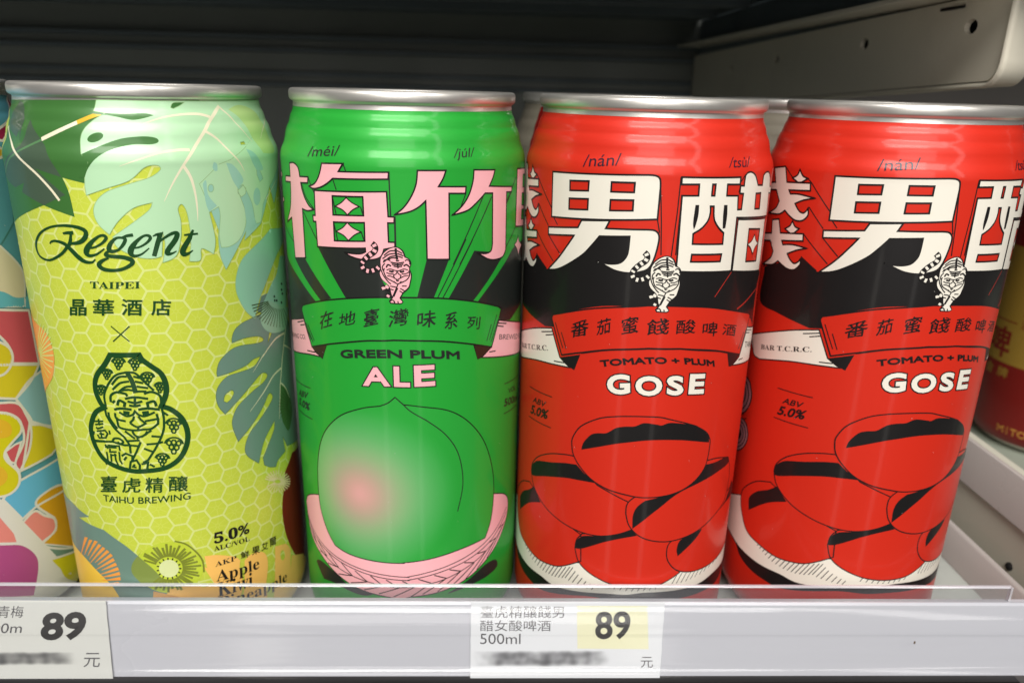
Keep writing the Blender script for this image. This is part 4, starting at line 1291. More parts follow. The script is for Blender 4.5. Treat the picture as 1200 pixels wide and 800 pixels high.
    ('S', 'forest', 5, 0.34, '9.49,77.02~ 10.09,77.87~ 11.1,78.25~ 12.17,78~ 13.04,77.31~ 13.37,76.27~'),
    ('S', 'forest', 5, 0.3, '10.92,77.25 10.85,76.66 10.36,76.4 9.94,76.82 10.04,77.41 10.53,77.68 10.92,77.25'),
    ('S', 'forest', 5, 0.3, '11.98,76.96 11.65,76.45 11.11,76.53 10.9,77.12 11.23,77.58 11.77,77.5 11.98,76.96'),
    ('S', 'forest', 5, 0.3, '12.85,76.26 12.35,76.02 11.92,76.36 11.99,77.01 12.48,77.26 12.91,76.86 12.85,76.26'),
    ('S', 'forest', 5, 0.3, '11.33,75.98 11.11,75.41 10.6,75.34 10.29,75.8 10.51,76.38 11.03,76.49 11.33,75.98'),
    ('S', 'forest', 5, 0.3, '12.4,75.35 11.97,75 11.49,75.26 11.44,75.88 11.87,76.23 12.35,75.97 12.4,75.35'),
    ('S', 'forest', 5, 0.3, '11.74,74.66 11.41,74.15 10.87,74.27 10.66,74.82 10.99,75.33 11.53,75.26 11.74,74.66'),
    ('S', 'forest', 5, 0.34, '8.65,71.55~ 9.35,72.51~ 10.49,72.92~ 11.69,72.69~ 12.63,71.88~ 13.03,70.72~'),
    ('S', 'forest', 5, 0.3, '10.26,71.87 10.19,71.17 9.64,70.86 9.18,71.3 9.25,72 9.84,72.3 10.26,71.87'),
    ('S', 'forest', 5, 0.3, '11.44,71.46 11.1,70.89 10.48,70.99 10.28,71.68 10.66,72.24 11.23,72.1 11.44,71.46'),
    ('S', 'forest', 5, 0.3, '12.43,70.68 11.89,70.44 11.42,70.85 11.49,71.54 12.03,71.84 12.5,71.38 12.43,70.68'),
    ('S', 'forest', 5, 0.3, '10.73,70.38 10.51,69.75 9.9,69.64 9.57,70.21 9.8,70.84 10.4,70.95 10.73,70.38'),
    ('S', 'forest', 5, 0.3, '11.93,69.67 11.45,69.27 10.88,69.55 10.84,70.27 11.32,70.67 11.88,70.39 11.93,69.67'),
    ('S', 'forest', 5, 0.3, '11.17,68.89 10.83,68.32 10.21,68.41 10,69.06 10.38,69.62 10.96,69.54 11.17,68.89'),
    ('S', 'forest', 5, 0.34, '5.96,67.65~ 6.52,68.41~ 7.39,68.76~ 8.33,68.61~ 9.06,68.04~ 9.36,67.14~'),
    ('S', 'forest', 5, 0.3, '7.22,67.92 7.16,67.4 6.74,67.2 6.38,67.52 6.44,68.04 6.86,68.24 7.22,67.92'),
    ('S', 'forest', 5, 0.3, '8.11,67.68 7.86,67.23 7.39,67.28 7.24,67.77 7.49,68.22 7.96,68.17 8.11,67.68'),
    ('S', 'forest', 5, 0.3, '8.88,67.11 8.45,66.88 8.09,67.2 8.15,67.72 8.57,67.96 8.94,67.68 8.88,67.11'),
    ('S', 'forest', 5, 0.3, '7.58,66.83 7.4,66.33 6.95,66.23 6.68,66.64 6.85,67.14 7.3,67.24 7.58,66.83'),
    ('S', 'forest', 5, 0.3, '8.48,66.35 8.12,66.01 7.7,66.2 7.64,66.73 8.04,67.07 8.45,66.88 8.48,66.35'),
    ('S', 'forest', 5, 0.3, '7.89,65.7 7.64,65.24 7.17,65.34 7.02,65.79 7.27,66.24 7.74,66.19 7.89,65.7'),
    ('S', 'forest', 5, 0.36, '-8.4,77.64 -5.76,77.93'),
    ('S', 'forest', 5, 0.36, '-7.06,78.49 -7.13,76.64'),
    ('S', 'forest', 5, 0.36, '-8.31,76.73 -5.87,77.23'),
    ('S', 'forest', 5, 0.36, '-8.19,76.05 -7.77,75.64 -6.02,76.29'),
    ('S', 'forest', 5, 0.36, '-8.89,74.8 -9.32,73.81'),
    ('S', 'forest', 5, 0.36, '-4.55,75.49 -4.5,74.34'),
    ('S', 'forest', 5, 0.36, '-8.14,74.9 -5.7,75.4 -5.15,74.52 -5.8,73.3 -7.72,73.09 -8.05,73.98'),
    ('S', 'forest', 5, 0.36, '-7.52,74.28 -6.12,74.2'),
    ('S', 'forest', 5, 0.36, '-6.95,74.81 -6.95,73.41'),
    ('S', 'forest', 5, 0.36, '-9.1,72.21 -6.18,72.32'),
    ('S', 'forest', 5, 0.36, '-6.45,70.66 -3.27,70.68'),
    ('S', 'forest', 5, 0.36, '-5.66,71.2 -2.54,71.19 -2.52,69.78'),
    ('S', 'forest', 5, 0.36, '-5.11,70.31 -5.26,69.36 -3.44,69.5'),
    ('S', 'forest', 5, 0.36, '-6.2,69.27 -6.17,66.42 -7.02,65.61'),
    ('S', 'forest', 5, 0.36, '-5.1,68.9 -5.23,66.51'),
    ('S', 'forest', 5, 0.36, '-3.96,68.99 -4.01,67.09 -3.54,65.69'),
    ('S', 'forest', 5, 0.36, '-2.77,69.53 -2.89,67.16 -2.4,66'),
    ('S', 'forest', 5, 0.36, '-4.94,68.44 -3.58,68.54'),
    ('V', 'forest', 9, 0, '-6.99,125.95,0.5 -6.54,125.59,0.6 -7.11,123.62,0.9~ -8.05,122.58,0.8~ -10.18,120.66,0.7~ -14.17,118.89,0.55~ -17.63,119.57,0.6~ -18.34,122.2,0.7~ -16.12,125.02,0.6~ -12.32,126.94,0.5~ -8.35,127.65,0.6~ -4.95,127.52,0.8~ -2.87,126.72,1~ -2.89,125.37,1.1~ -4.08,124.16,1~ -5.61,123.63,0.8~ -7.57,123.47,0.5'),
    ('V', 'forest', 9, 0, '-13.06,122.97,0.3 -12.46,123.53,0.45~ -10.99,123.81,0.6~ -8.72,123.32,0.9~ -7.17,122.05,1.1~ -5.35,120.19,1.2~ -3.85,119.28,0.9~ -2.26,119.22,0.5~ -1.37,119.96,0.3'),
    ('V', 'forest', 9, 0, '-8.62,125.78,0.5 -7.33,126.01,0.7 -5.82,126.09,0.9'),
    ('V', 'forest', 9, 0, '-2.69,122.58,0.5 -0.93,122.91,0.5~ 0.92,123.99,0.6~ 1.82,125.09,0.75~ 1.34,125.66,0.7~ 0.2,125.45,0.6~ -1.51,124.18,0.9~ -2.84,122.66,1.3~ -3.3,121.47,1.3~ -2.61,120.79,0.8~ -0.8,121.23,0.5~ 1.1,122.56,0.3'),
    ('V', 'forest', 9, 0, '5.61,125.08,0.6 4.18,125.09,0.6~ 2.76,123.93,0.9~ 2.1,122.56,1.1~ 2.67,121.9,0.9~ 4.18,122.29,0.6~ 5.42,123.53,0.8~ 5.99,124.69,0.8~ 5.61,125.08,0.6'),
    ('V', 'forest', 9, 0, '5.26,125.08,0.5 6.38,125.53,0.7~ 7.82,125.74,0.8'),
    ('V', 'forest', 9, 0, '2.34,122.17,0.5 1.44,121.58,0.7~ 1.25,120.99,0.9~ 2.51,120.72,0.9~ 5.03,120.47,1~ 6.74,119.77,1.1~ 6.62,118.78,0.9~ 4.68,117.7,0.8~ 2.42,117.32,0.8~ 0.21,117.62,1~ -0.72,118.59,1.1~ 0.11,119.6,0.8~ 1.72,120.33,0.5'),
    ('V', 'forest', 9, 0, '7.3,122.63,0.5 8.89,122.85,0.5~ 10.6,123.85,0.6~ 11.43,124.91,0.75~ 10.97,125.51,0.7~ 9.89,125.36,0.6~ 8.34,124.16,0.9~ 7.17,122.71,1.3~ 6.78,121.54,1.3~ 7.39,120.74,0.8~ 9.03,121.07,0.5~ 10.9,122.49,0.3'),
    ('V', 'forest', 9, 0, '12,125.27,0.3 12.75,125.62,0.6 13.64,125.66,1 12.88,123.65,1.1 11.74,120.47,1'),
    ('V', 'forest', 9, 0, '12.79,123.46,0.4 14.43,124.74,0.6~ 16.34,125.72,0.8~ 17.34,125.53,1.1~ 16.7,123.99,1.2~ 15.02,121.93,1.2~ 14.74,120.95,1.1~ 15.64,120.88,0.6~ 16.79,121.39,0.25'),
    ('V', 'forest', 9, 0, '21.05,126.21,0.5 20.08,124.3,1.1 18.3,121.66,1.3~ 18.29,120.53,1.2~ 19.31,120.55,0.7~ 20.53,121.23,0.25'),
    ('V', 'forest', 9, 0, '18.85,125.13,0.4 20.36,125.16,0.6 22.1,125.15,0.5'),
    ('T', 'forest', 9, '𝐓𝐀𝐈𝐏𝐄𝐈', '-3.73,112.82 7.77,112.83 -3.47,114.52', 0.0, 0, 0, 'black'),
    ('T', 'forest', 9, '晶', '-10.5,105.55 -5.83,105.83 -9.68,109.76', 0.018, 0, 0, 'black'),
    ('T', 'forest', 9, '華', '-4.09,106.06 0.98,106.09 -3.45,110.19', 0.018, 0, 0, 'black'),
    ('T', 'forest', 9, '酒', '2.82,106.21 7.43,105.95 3.36,110.31', 0.018, 0, 0, 'black'),
    ('T', 'forest', 9, '店', '9.44,105.95 13.79,105.45 9.91,110.06', 0.018, 0, 0, 'black'),
    ('S', 'forest', 9, 0.2, '-0.04,103.46 3.77,99.5'),
    ('S', 'forest', 9, 0.2, '4.27,103.44 -0.08,99.52'),
    ('T', 'forest', 9, '臺', '-9.94,57.13 -5.13,57.78 -9.09,61.98', 0.012, 0, 0, 'black'),
    ('T', 'forest', 9, '虎', '-3.64,57.69 1.14,57.83 -2.92,62.11', 0.012, 0, 0, 'black'),
    ('T', 'forest', 9, '精', '2.42,57.8 6.79,57.49 2.97,62.26', 0.012, 0, 0, 'black'),
    ('T', 'forest', 9, '釀', '8.13,57.66 12.68,57.01 8.63,62.2', 0.012, 0, 0, 'black'),
    ('T', 'forest', 9, 'TAIHU BREWING', '-9.54,54.49 13.15,54.56 -9.31,56.48', 0.008, 0, 0, 'black'),
]
ART_GREEN = [
    ('F', 'ink', 1, 0, 'black', ['-43.34,117.62 -43.42,116.34 -36.29,114.52~ -29.88,111.8~ -22.86,107.37 -29.16,104.43 -29.16,101.26 -43.07,97.3 -43.11,107.65']),
    ('F', 'ink', 1, 0, 'black', ['-32.14,117.04 -26.34,118 -17.1,109.02 -20.8,107.87']),
    ('F', 'ink', 1, 0, 'black', ['-20.77,121.83 -5.92,122.95 -3.02,120.5 -3.16,115.63 -0.34,110.69 -12.71,109.84']),
    ('F', 'ink', 1, 0, 'black', ['8.24,120.28 13.97,119.97 9.95,110.46 5.75,110.73']),
    ('F', 'ink', 1, 0, 'black', ['21.12,121.52 33.14,119.39 30.71,117.79~ 26.84,114.03~ 20.79,108.31 13.79,109.92']),
    ('F', 'ink', 1, 0, 'black', ['39.38,120.42~ 33.24,116.95~ 26.88,112.02~ 22.37,108.03 30.82,104.49 30.92,101.24 36.45,99.87 41.23,101.29~ 50.34,102.38 50.25,111.34 50.42,119.98']),
    ('S', 'ink', 2, 0.22, '-11.69,142.78 -11.01,140.95'),
    ('S', 'ink', 2, 0.22, '-0.49,141.2 -0.26,130.92'),
    ('S', 'ink', 2, 0.22, '-22.93,138.86 -21.92,136.7~ -20.82,134.89'),
    ('S', 'ink', 2, 0.22, '-14.77,138.93 -13.92,136.46'),
    ('S', 'ink', 2, 0.22, '-15.14,134.95 -14.27,130.5'),
    ('S', 'ink', 2, 0.22, '-7.6,132.8 -6.98,130.84'),
    ('S', 'ink', 2, 0.22, '-15.11,128.63 -14.15,124.11'),
    ('S', 'ink', 2, 0.22, '-7.67,126.77 -6.94,124.61'),
    ('S', 'ink', 2, 0.22, '0.79,130.77 0.78,123.19'),
    ('S', 'ink', 2, 0.22, '-25.82,137.11 -24.37,133.92~ -21.38,131.17'),
    ('S', 'ink', 2, 0.22, '-25.69,129.99 -21,123.61'),
    ('S', 'ink', 2, 0.22, '-25.72,118.23 -28.36,121.84'),
    ('S', 'ink', 2, 0.22, '-43.45,125.58 -31.75,121.27'),
    ('S', 'ink', 2, 0.22, '-20.66,127.82 -21.65,128.05'),
    ('S', 'ink', 2, 0.22, '-13.09,140.83 -11.68,142.53'),
    ('S', 'ink', 2, 0.22, '-1.04,136.66 -0.87,130.74'),
    ('S', 'ink', 2, 0.22, '18.52,135.99 17.18,132.93'),
    ('S', 'ink', 2, 0.22, '23.8,135.05 15.04,118.55'),
    ('S', 'ink', 2, 0.22, '26.69,134.65 16.84,118.39'),
    ('S', 'ink', 2, 0.22, '35.51,135.05 32.85,132.12'),
    ('S', 'ink', 2, 0.22, '38.09,138.56 33.16,132.98'),
    ('S', 'ink', 2, 0.22, '38.52,125.34 32.98,120.63'),
    ('S', 'ink', 2, 0.22, '18.63,124.73 10.92,110.39'),
    ('S', 'ink', 2, 0.22, '20.63,124.54 12.28,110.21'),
    ('S', 'ink', 2, 0.22, '-0.41,141.36 -0.35,130.92'),
    ('S', 'ink', 2, 0.22, '0.63,130.77 0.62,123.19'),
    ('F', 'pink', 4, 0.28, 'black', ['-31.47,141.48 -28.97,141.76~ -26.99,140.79~ -26.4,138.65 -22.93,138.86 -23.19,137.36 -26.13,137.15 -25.7,135.49~ -24.7,133.55~ -23.17,131.83~ -21.4,131 -23.86,130.48~ -26.05,130.71 -26.05,118.18 -31.79,117.16 -32.35,127.68 -36.7,125.86 -33.19,129.7~ -31.99,133.4~ -31.67,136.75 -35.61,136.49 -35.23,137.94 -31.59,138.24']),
    ('F', 'pink', 4, 0.28, 'black', ['-17.82,142.48 -11.69,142.78 -13.09,140.83 -0.49,141.2 -0.63,139.59 -14.77,139.1 -16.5,137.82~ -18.77,136.71~ -21.2,136.2~ -22.72,136.63 -20.6,137.49~ -19.03,139.44~']),
    ('F', 'pink', 4, 0.28, 'black', ['-20.84,135.8 -1.1,136.66 -0.87,130.74 0.62,130.67 0.49,129.27 -1.01,129.23 -0.93,124.59 0.58,124.55 0.61,123.36 -2.09,122.78 -3,120.86~ -5.27,120.07~ -8.12,120~ -10.69,120.56~ -12.3,121.39 -10.28,121.29~ -8.07,121.39~ -6.72,121.95 -6.76,122.84 -20.79,121.88 -20.88,128.14 -21.8,128.1 -21.88,129.57 -21,129.67', '-15.14,134.95 -6.91,135.24 -6.88,130.74 -15.17,130.36', '-15.11,128.63 -6.76,129.08 -6.8,124.55 -15.14,124.01']),
    ('F', 'pink', 4, 0.2, 'black', ['-11.24,134.79 -9.71,133.67~ -7.88,132.88 -9.6,132.01~ -11.07,130.68 -12.42,131.82~ -14.47,132.5 -12.72,133.47~']),
    ('F', 'pink', 4, 0.2, 'black', ['-11.24,128.82 -9.8,127.64~ -7.67,126.77 -9.33,125.98~ -11.15,124.41 -12.36,125.58~ -14.5,126.41 -12.65,127.42~']),
    ('F', 'pink', 4, 0.28, 'black', ['6.25,141.7 13.15,141.64 12.45,139.76~ 11.29,137.88 18.51,137.63 18.41,136 13.96,136.19 14,119.97 8.32,120.29 8.14,134.58 6.46,133.11~ 4.12,131.96~ 0.64,131.2 2.82,132.95~ 4.68,135.59~ 5.88,138.53~']),
    ('F', 'pink', 4, 0.28, 'black', ['20.77,141.56 27.71,141.21 27.08,139.44~ 25.79,137.31 35.6,136.4 35.51,135.05 32.86,135.25 33,120.25 31.72,118.6~ 28.99,118.23~ 25.77,118.78~ 21.99,120.88 24.76,120.36~ 26.75,120.82~ 27.23,122.57 27.02,135.49 24.39,135.69 21.83,133.65~ 18.95,131.8~ 14.75,130.89 17.37,132.92~ 19.32,135.51~ 20.51,138.81~']),
    ('F', 'pink', 4, 0.28, 'black', ['38.94,140.7 50.42,139.83 50.27,139.84 50.23,123.84 38.71,125.5']),
    ('F', 'green', 5, 0.2, 'black', ['44.74,138.65 50.28,138.18 50.27,134.68 44.43,135.35', '43.89,133.74 50.27,132.96 50.26,129.69 43.97,130.55', '44.14,129.32 50.26,128.45 50.25,125.79 43.75,126.72']),
    ('F', 'pink', 4, 0.2, 'black', ['41.01,122.67 42.15,120.95~ 45.8,119.3 42.89,118.49~ 41.84,116.87 40.46,118.95~ 38.13,120.66 40.02,121.32~']),
    ('F', 'pink', 4, 0.2, 'black', ['-43.42,138.14 -40.66,138.64 -39.91,137.22 -43.43,136.61', '-43.42,135.41 -43.47,135.48 -42.62,134.23 -43.43,133.98', '-43.43,131.37 -39.92,132.02 -39.44,130.82 -43.44,130.07']),
    ('F', 'pink', 2, 0.25, 'black', ['-43.06,97.08 -39.94,98.26 -29.16,101.26 -25.59,94.3 -23.84,93.05 -21.94,92.33 -28.31,91.56~ -42.6,88.26~ -43.1,88.59']),
    ('F', 'pink', 2, 0.25, 'black', ['30.58,101.32 50.41,95.27 50.21,95.14 50.23,86.64 50.41,86.31 23.97,92.3 27.28,94.36']),
    ('F', 'ink2', 3, 0.15, 'black', ['-25.59,94.38 -19.5,96.29 -21.38,91.95 -24.15,93.18', '21.15,96.41 27.64,94.4 23.71,92.35 22.53,92.19']),
    ('F', 'green', 4, 0.3, 'black', ['-29.73,103.48 -29.41,104.5~ -27.81,105.43~ -19.17,108.19~ -9.97,110.01~ -0.34,110.73~ 11.11,110.22~ 20.79,108.31~ 29.14,105.56~ 30.81,104.62~ 31.19,103.7~ 27.58,94.42 19.49,97.04~ 11.04,98.88~ 1.53,99.53~ -2.51,99.37~ -8.4,98.89~ -17.39,96.9~ -25.59,94.3']),
    ('S', 'ink', 6, 0.24, '-28.94,100.98 -25.67,96.29'),
    ('S', 'ink', 6, 0.24, '-26.9,100.22 -24.32,96.27'),
    ('S', 'ink', 6, 0.24, '-27.87,100.41 -24.9,95.72'),
    ('S', 'ink', 6, 0.2, '27.31,100.88 25.63,96.56'),
    ('S', 'ink', 6, 0.2, '29.53,103.11 26.65,96.63'),
    ('S', 'ink', 6, 0.2, '30.1,101.52 27.25,95.86'),
    ('S', 'ink', 4, 0.25, '-33.51,99.19 -29.25,100.57'),
    ('S', 'ink', 4, 0.25, '-31.35,98.91 -28.78,99.69'),
    ('S', 'ink', 4, 0.25, '-28.19,92.57 -24.16,93.1'),
    ('S', 'ink', 4, 0.25, '30.26,100.55 34.4,99.45'),
    ('S', 'ink', 4, 0.25, '29.95,99.87 32.82,98.96'),
    ('S', 'ink', 4, 0.25, '26.72,93.22 29.3,92.87'),
    ('T', 'black', 4, 'BREWING CO.', '-42.89,92.36 -28.46,95.67 -42.92,93.67', 0, 0, 0, 'black'),
    ('T', 'black', 4, 'BREWED FOR', '30.76,95.76 50.39,90.41 30.92,97.26', 0, 0, 0, 'black'),
    ('T', 'ink', 6, '在', '-21.9,99.89 -17.1,101.4 -21.16,104.69', 0.011, 0, 0, 'black'),
    ('T', 'ink', 6, '地', '-15.15,102.03 -10.28,103.07 -14.8,105.74', 0.011, 0, 0, 'black'),
    ('T', 'ink', 6, '臺', '-8.05,102.58 -4,103.18 -7.79,107.3', 0.011, 0, 0, 'black'),
    ('T', 'ink', 6, '灣', '-1.47,103.05 3.39,103.4 -1.23,107.74', 0.011, 0, 0, 'black'),
    ('T', 'ink', 6, '味', '5.52,102.87 10.36,102.74 5.59,107.33', 0.011, 0, 0, 'black'),
    ('T', 'ink', 6, '系', '12.64,102.05 16.15,101.51 12.74,106.72', 0.011, 0, 0, 'black'),
    ('T', 'ink', 6, '列', '19,101.3 23.23,99.98 19.21,105.02', 0.011, 0, 0, 'black'),
    ('T', 'ink', 4, 'GREEN PLUM', '-14.99,93.29 16.97,93.09 -15.09,95.66', 0.05, 1.5, 0, 'black'),
    ('T', 'pink', 5, 'A', '-8.6,86.69 -1.63,87 -8.69,91.89', 0.035, 0, 0.28, 'ink'),
    ('T', 'pink', 5, 'L', '-0.51,86.93 3.58,86.8 -0.55,92.52', 0.035, 0, 0.28, 'ink'),
    ('T', 'pink', 5, 'E', '4.7,86.86 10.1,86.76 4.61,92.67', 0.035, 0, 0.28, 'ink'),
    ('T', 'navy', 3, '/méi/', '-22.95,143.7 -13.12,144.51 -22.92,146.08', 0, 0, 0, 'black'),
    ('T', 'navy', 3, '/júl/', '15.13,143.83 20.84,143.96 16.1,146.62', 0, 0, 0, 'black'),
    ('T', 'ink', 3, 'ABV', '-37.28,76.5 -30.45,77.78 -35.88,78.79', 0.02, 0, 0, 'black'),
    ('T', 'ink', 3, '5.0%', '-37.71,73.54 -29.4,74.55 -36.56,76.09', 0.03, 0, 0, 'black'),
    ('S', 'ink', 3, 0.2, '-41.4,80.2 -27.75,81.79'),
    ('S', 'ink', 3, 0.2, '-38.06,71.65 -27.71,72.56'),
    ('S', 'ink', 3, 0.2, '34.04,81.73 46.59,80.19'),
    ('S', 'ink', 3, 0.2, '33.94,72.61 44.82,71.32'),
    ('T', 'ink', 3, 'VOL', '36.63,77.86 42.51,76.99 36.54,79.47', 0.02, 0, 0, 'black'),
    ('T', 'ink', 3, '500ml', '34.04,74.74 45.55,72.4 34.33,77.11', 0.03, 0, 0, 'black'),
    ('F', 'ink', 1, 0, 'black', ['-31.04,25.03~ -27.73,26.99~ -21.25,26.14~ -16.15,23.94~ -8.19,23.3~ -11.66,21.61~ -21.52,22.29~ -28.34,21.28~', '13.12,21.74~ 19.71,24.13~ 26.38,26.58~ 31.2,25.86~ 32.17,22.91~ 27.05,22.06~ 21.17,22.11~']),
    ('F', 'pink', 2, 0.22, 'black', ['-37.03,42.51 -34.88,45.44~ -30.59,47.96~ -26.15,49.72 -6.75,41.86 9.23,41.58 29.74,48.94 35.45,46.16~ 38.13,42.67~ 37.38,37.44~ 32.04,31.39~ 25.24,27.31~ 19.24,24.78~ 11.48,23.11~ 2.08,22.48~ 2.01,21.93~ -4.98,22.59~ -11.58,23.48~ -18.08,25.1~ -26.1,28.55~ -34.02,33.74~']),
    ('F', 'plum', 4, 0.22, 'black', ['-0.36,83.97 -2.16,82.39~ -4.35,81.35 -9.23,80.25~ -16,76.96~ -21.83,71.06~ -25.16,64.22~ -26.63,56.03~ -26.47,46.51~ -23.79,39.64~ -20.59,35.54 -15.59,34.42~ -7.02,33.91~ 0.72,33.82~ 0.78,34~ 6.85,34.44~ 17.38,35.54~ 26.21,35.87 28.45,40.6~ 29.53,47.33~ 29.34,54.51~ 27.37,62.2~ 24.05,69.21~ 18.92,75.49~ 13.27,79.38~ 5.97,81.22~ 1.76,81.91']),
    ('S', 'ink', 5, 0.22, '-0.36,83.97 1.7,81.92~ 3.64,79.94~ 7.73,77.11 12.49,72.78~ 16.03,67.25~ 17.71,61.05~ 17.91,55.09~ 16.4,48.12'),
    ('S', 'ink', 5, 0.2, '-36.85,39.18 -30.99,35.35~ -23.14,32.5~ -13.92,30.78~ -4.77,29.72~ 2.15,29.22~ 2.21,29.39~ 11.52,30.88~ 21.07,32.84~ 29.84,35.8~ 37.2,40.83'),
    ('S', 'ink', 5, 0.2, '-36.49,37.99 -30.59,34.17~ -22.61,31.54~ -13.52,29.81~ -4.8,28.63~ 2.13,28.13~ 2.19,28.31~ 11.51,29.7~ 21.08,31.46~ 29.87,34.39~ 37.28,39.38'),
    ('S', 'ink', 5, 0.2, '-34.37,35.08~ -28.29,31.32~ -21.36,28.74~ -14.33,27.33~ -7.68,26.46~ -1.28,25.79~ 4.93,26.08~ 11.22,26.77~ 17.49,28.2~ 23.79,30.12~ 30.1,32.78~ 36.01,36.48'),
    ('S', 'ink', 5, 0.24, '-33.56,36.22 -29.72,31.98'),
    ('S', 'ink', 5, 0.24, '-29.72,31.98 -31.98,33.19'),
    ('S', 'ink', 5, 0.24, '-29.11,33.51 -24.49,30.22'),
    ('S', 'ink', 5, 0.24, '-24.49,30.22 -28.13,30.5'),
    ('S', 'ink', 5, 0.24, '-23.79,31.81 -19.64,28.52'),
    ('S', 'ink', 5, 0.24, '-19.64,28.52 -24.18,28.07'),
    ('S', 'ink', 5, 0.24, '-18.58,30.65 -14.65,27.44'),
    ('S', 'ink', 5, 0.24, '-14.65,27.44 -19.75,26.28'),
    ('S', 'ink', 5, 0.24, '-13.71,29.4 -9.83,26.67'),
    ('S', 'ink', 5, 0.24, '-9.83,26.67 -15.34,24.86'),
    ('S', 'ink', 5, 0.24, '-8.83,28.9 -5.15,26.08'),
    ('S', 'ink', 5, 0.24, '-5.15,26.08 -10.94,23.74'),
    ('S', 'ink', 5, 0.24, '-4.22,28.14 -0.56,25.75'),
    ('S', 'ink', 5, 0.24, '-0.56,25.75 -6.46,23.29'),
    ('S', 'ink', 5, 0.24, '0.38,27.9 3.91,25.89'),
    ('S', 'ink', 5, 0.24, '3.91,25.89 -2.16,22.72'),
    ('S', 'ink', 5, 0.24, '4.84,28.37 8.41,26.59'),
    ('S', 'ink', 5, 0.24, '8.41,26.59 2.02,22.21'),
    ('S', 'ink', 5, 0.24, '9.37,29.01 12.94,27.2'),
    ('S', 'ink', 5, 0.24, '12.94,27.2 5.95,23.17'),
    ('S', 'ink', 5, 0.24, '13.88,29.78 17.49,28.2'),
    ('S', 'ink', 5, 0.24, '17.49,28.2 10.3,23.32'),
    ('S', 'ink', 5, 0.24, '18.58,30.61 22.13,29.32'),
    ('S', 'ink', 5, 0.24, '22.13,29.32 14.53,24.11'),
    ('S', 'ink', 5, 0.24, '23.24,31.83 26.62,31.23'),
    ('S', 'ink', 5, 0.24, '26.62,31.23 18.96,24.84'),
    ('S', 'ink', 5, 0.24, '28.06,33.45 30.98,33.48'),
    ('S', 'ink', 5, 0.24, '30.98,33.48 23.02,26.57'),
    ('S', 'ink', 5, 0.24, '32.29,35.9 35.24,36.13'),
    ('S', 'ink', 5, 0.24, '35.24,36.13 27,28.58'),
    ('F', 'black', 6, 0, 'black', ['-3.31,119.42 -3.16,120.63~ -2.2,122.23~ -0.51,123.28~ 0.99,123.5~ 2.47,122.63~ 3.13,120.99 4.07,120.43~ 4.47,119.29~ 4.04,118.08 4.54,116.37~ 4.14,114.16~ 3.76,113.05~ 2.43,111.82 1.69,110.7 2.38,109.58 1.59,109~ -0.94,109.12 -1.28,109.79 -0.69,110.55 -2.12,111.13 -1.87,111.76 -0.92,111.91~ -2.92,112.84 -3.04,113.69~ -1.31,113.88~ -2.99,115.3~ -3.59,116.74~ -3.3,117.73']),
    ('F', 'pink', 7, 0, 'black', ['-3.03,119.31 -2.87,120.6~ -1.95,122.05~ -0.38,123.07~ 1.02,123.23~ 2.21,122.38~ 2.79,120.87 3.92,120.22~ 4.21,119.29~ 3.81,117.96 4.25,116.37~ 3.89,114.28~ 3.5,113.3~ 2.17,112.07 1.34,110.58 2.09,109.58 1.45,109.3~ -0.72,109.43 -0.86,109.67 -0.15,110.68 -0.54,111.67~ -1.05,113.64~ -2.73,115.31~ -3.27,116.75~ -2.89,117.74']),
    ('S', 'black', 8, 0.5, '0.75,123.13 0.77,121.94 1.08,120.26'),
    ('S', 'black', 8, 0.24, '-2.13,121.27 -0.79,122.34~ 0.49,122.53'),
    ('S', 'black', 8, 0.24, '-2.54,120.42 -0.97,121.55~ 0.55,121.82'),
    ('S', 'black', 8, 0.24, '-2.13,119.71 -0.68,120.95~ 0.6,121.22'),
    ('S', 'black', 8, 0.24, '-1.11,120.34 -0.19,120.72~ 0.76,120.69'),
    ('S', 'black', 8, 0.24, '1.07,122.54 2.31,121.83'),
    ('S', 'black', 8, 0.24, '1.13,121.82 2.59,121.23'),
    ('S', 'black', 8, 0.24, '1.19,121.18 2.4,120.75'),
    ('S', 'black', 8, 0.22, '-2.35,119.46 -2.04,120.15~ -1.09,120.22~ -0.59,119.87'),
    ('S', 'black', 8, 0.22, '2.93,119.98 3.38,120.27~ 4,119.9~ 4.07,119.05'),
    ('S', 'black', 8, 0.22, '-2.51,117.51 -2.59,118.48~ -1.98,119.35'),
    ('S', 'black', 8, 0.22, '-2.13,118.13 -2.3,117.28~ -1.71,115.83~ -0.44,115~ 1.05,114.17'),
    ('S', 'black', 8, 0.22, '3.84,117.6 3.95,116.37~ 3.11,115.15~ 1.05,114.17'),
    ('S', 'black', 8, 0.22, '-2.93,117.62 -2.42,116.3~ -1.39,114.86~ -0.62,114.14'),
    ('S', 'black', 8, 0.26, '-0.57,119.63 1.1,119.41~ 2.72,119.67'),
    ('S', 'black', 8, 0.26, '-0.3,119.15 1.13,119~ 2.53,119.18'),
    ('S', 'black', 8, 0.26, '0.09,118.67 1.17,118.52 2.22,118.69'),
    ('S', 'black', 8, 0.26, '0.69,120.01 1.52,120.02'),
    ('S', 'black', 8, 0.26, '1.1,119.41 1.21,118.08'),
    ('S', 'black', 8, 0.3, '-1.66,118.27 -1.24,119.01~ -0.5,118.66'),
    ('S', 'black', 8, 0.3, '4.01,118.45 3.25,119.06~ 2.57,118.69'),
    ('S', 'black', 8, 0.38, '-0.99,117.44 -0.39,117.28 0.13,117.39'),
    ('S', 'black', 8, 0.38, '1.62,117.36 2.1,117.24 2.67,117.48'),
    ('S', 'black', 8, 0.2, '-1.61,117.66 -0.68,117.93~ 0.42,117.59 1.26,117.47 1.71,117.65 2.63,117.96~ 3.59,117.72'),
    ('S', 'black', 8, 0.2, '-1.68,117.05 -0.82,116.71~ 0.13,116.73'),
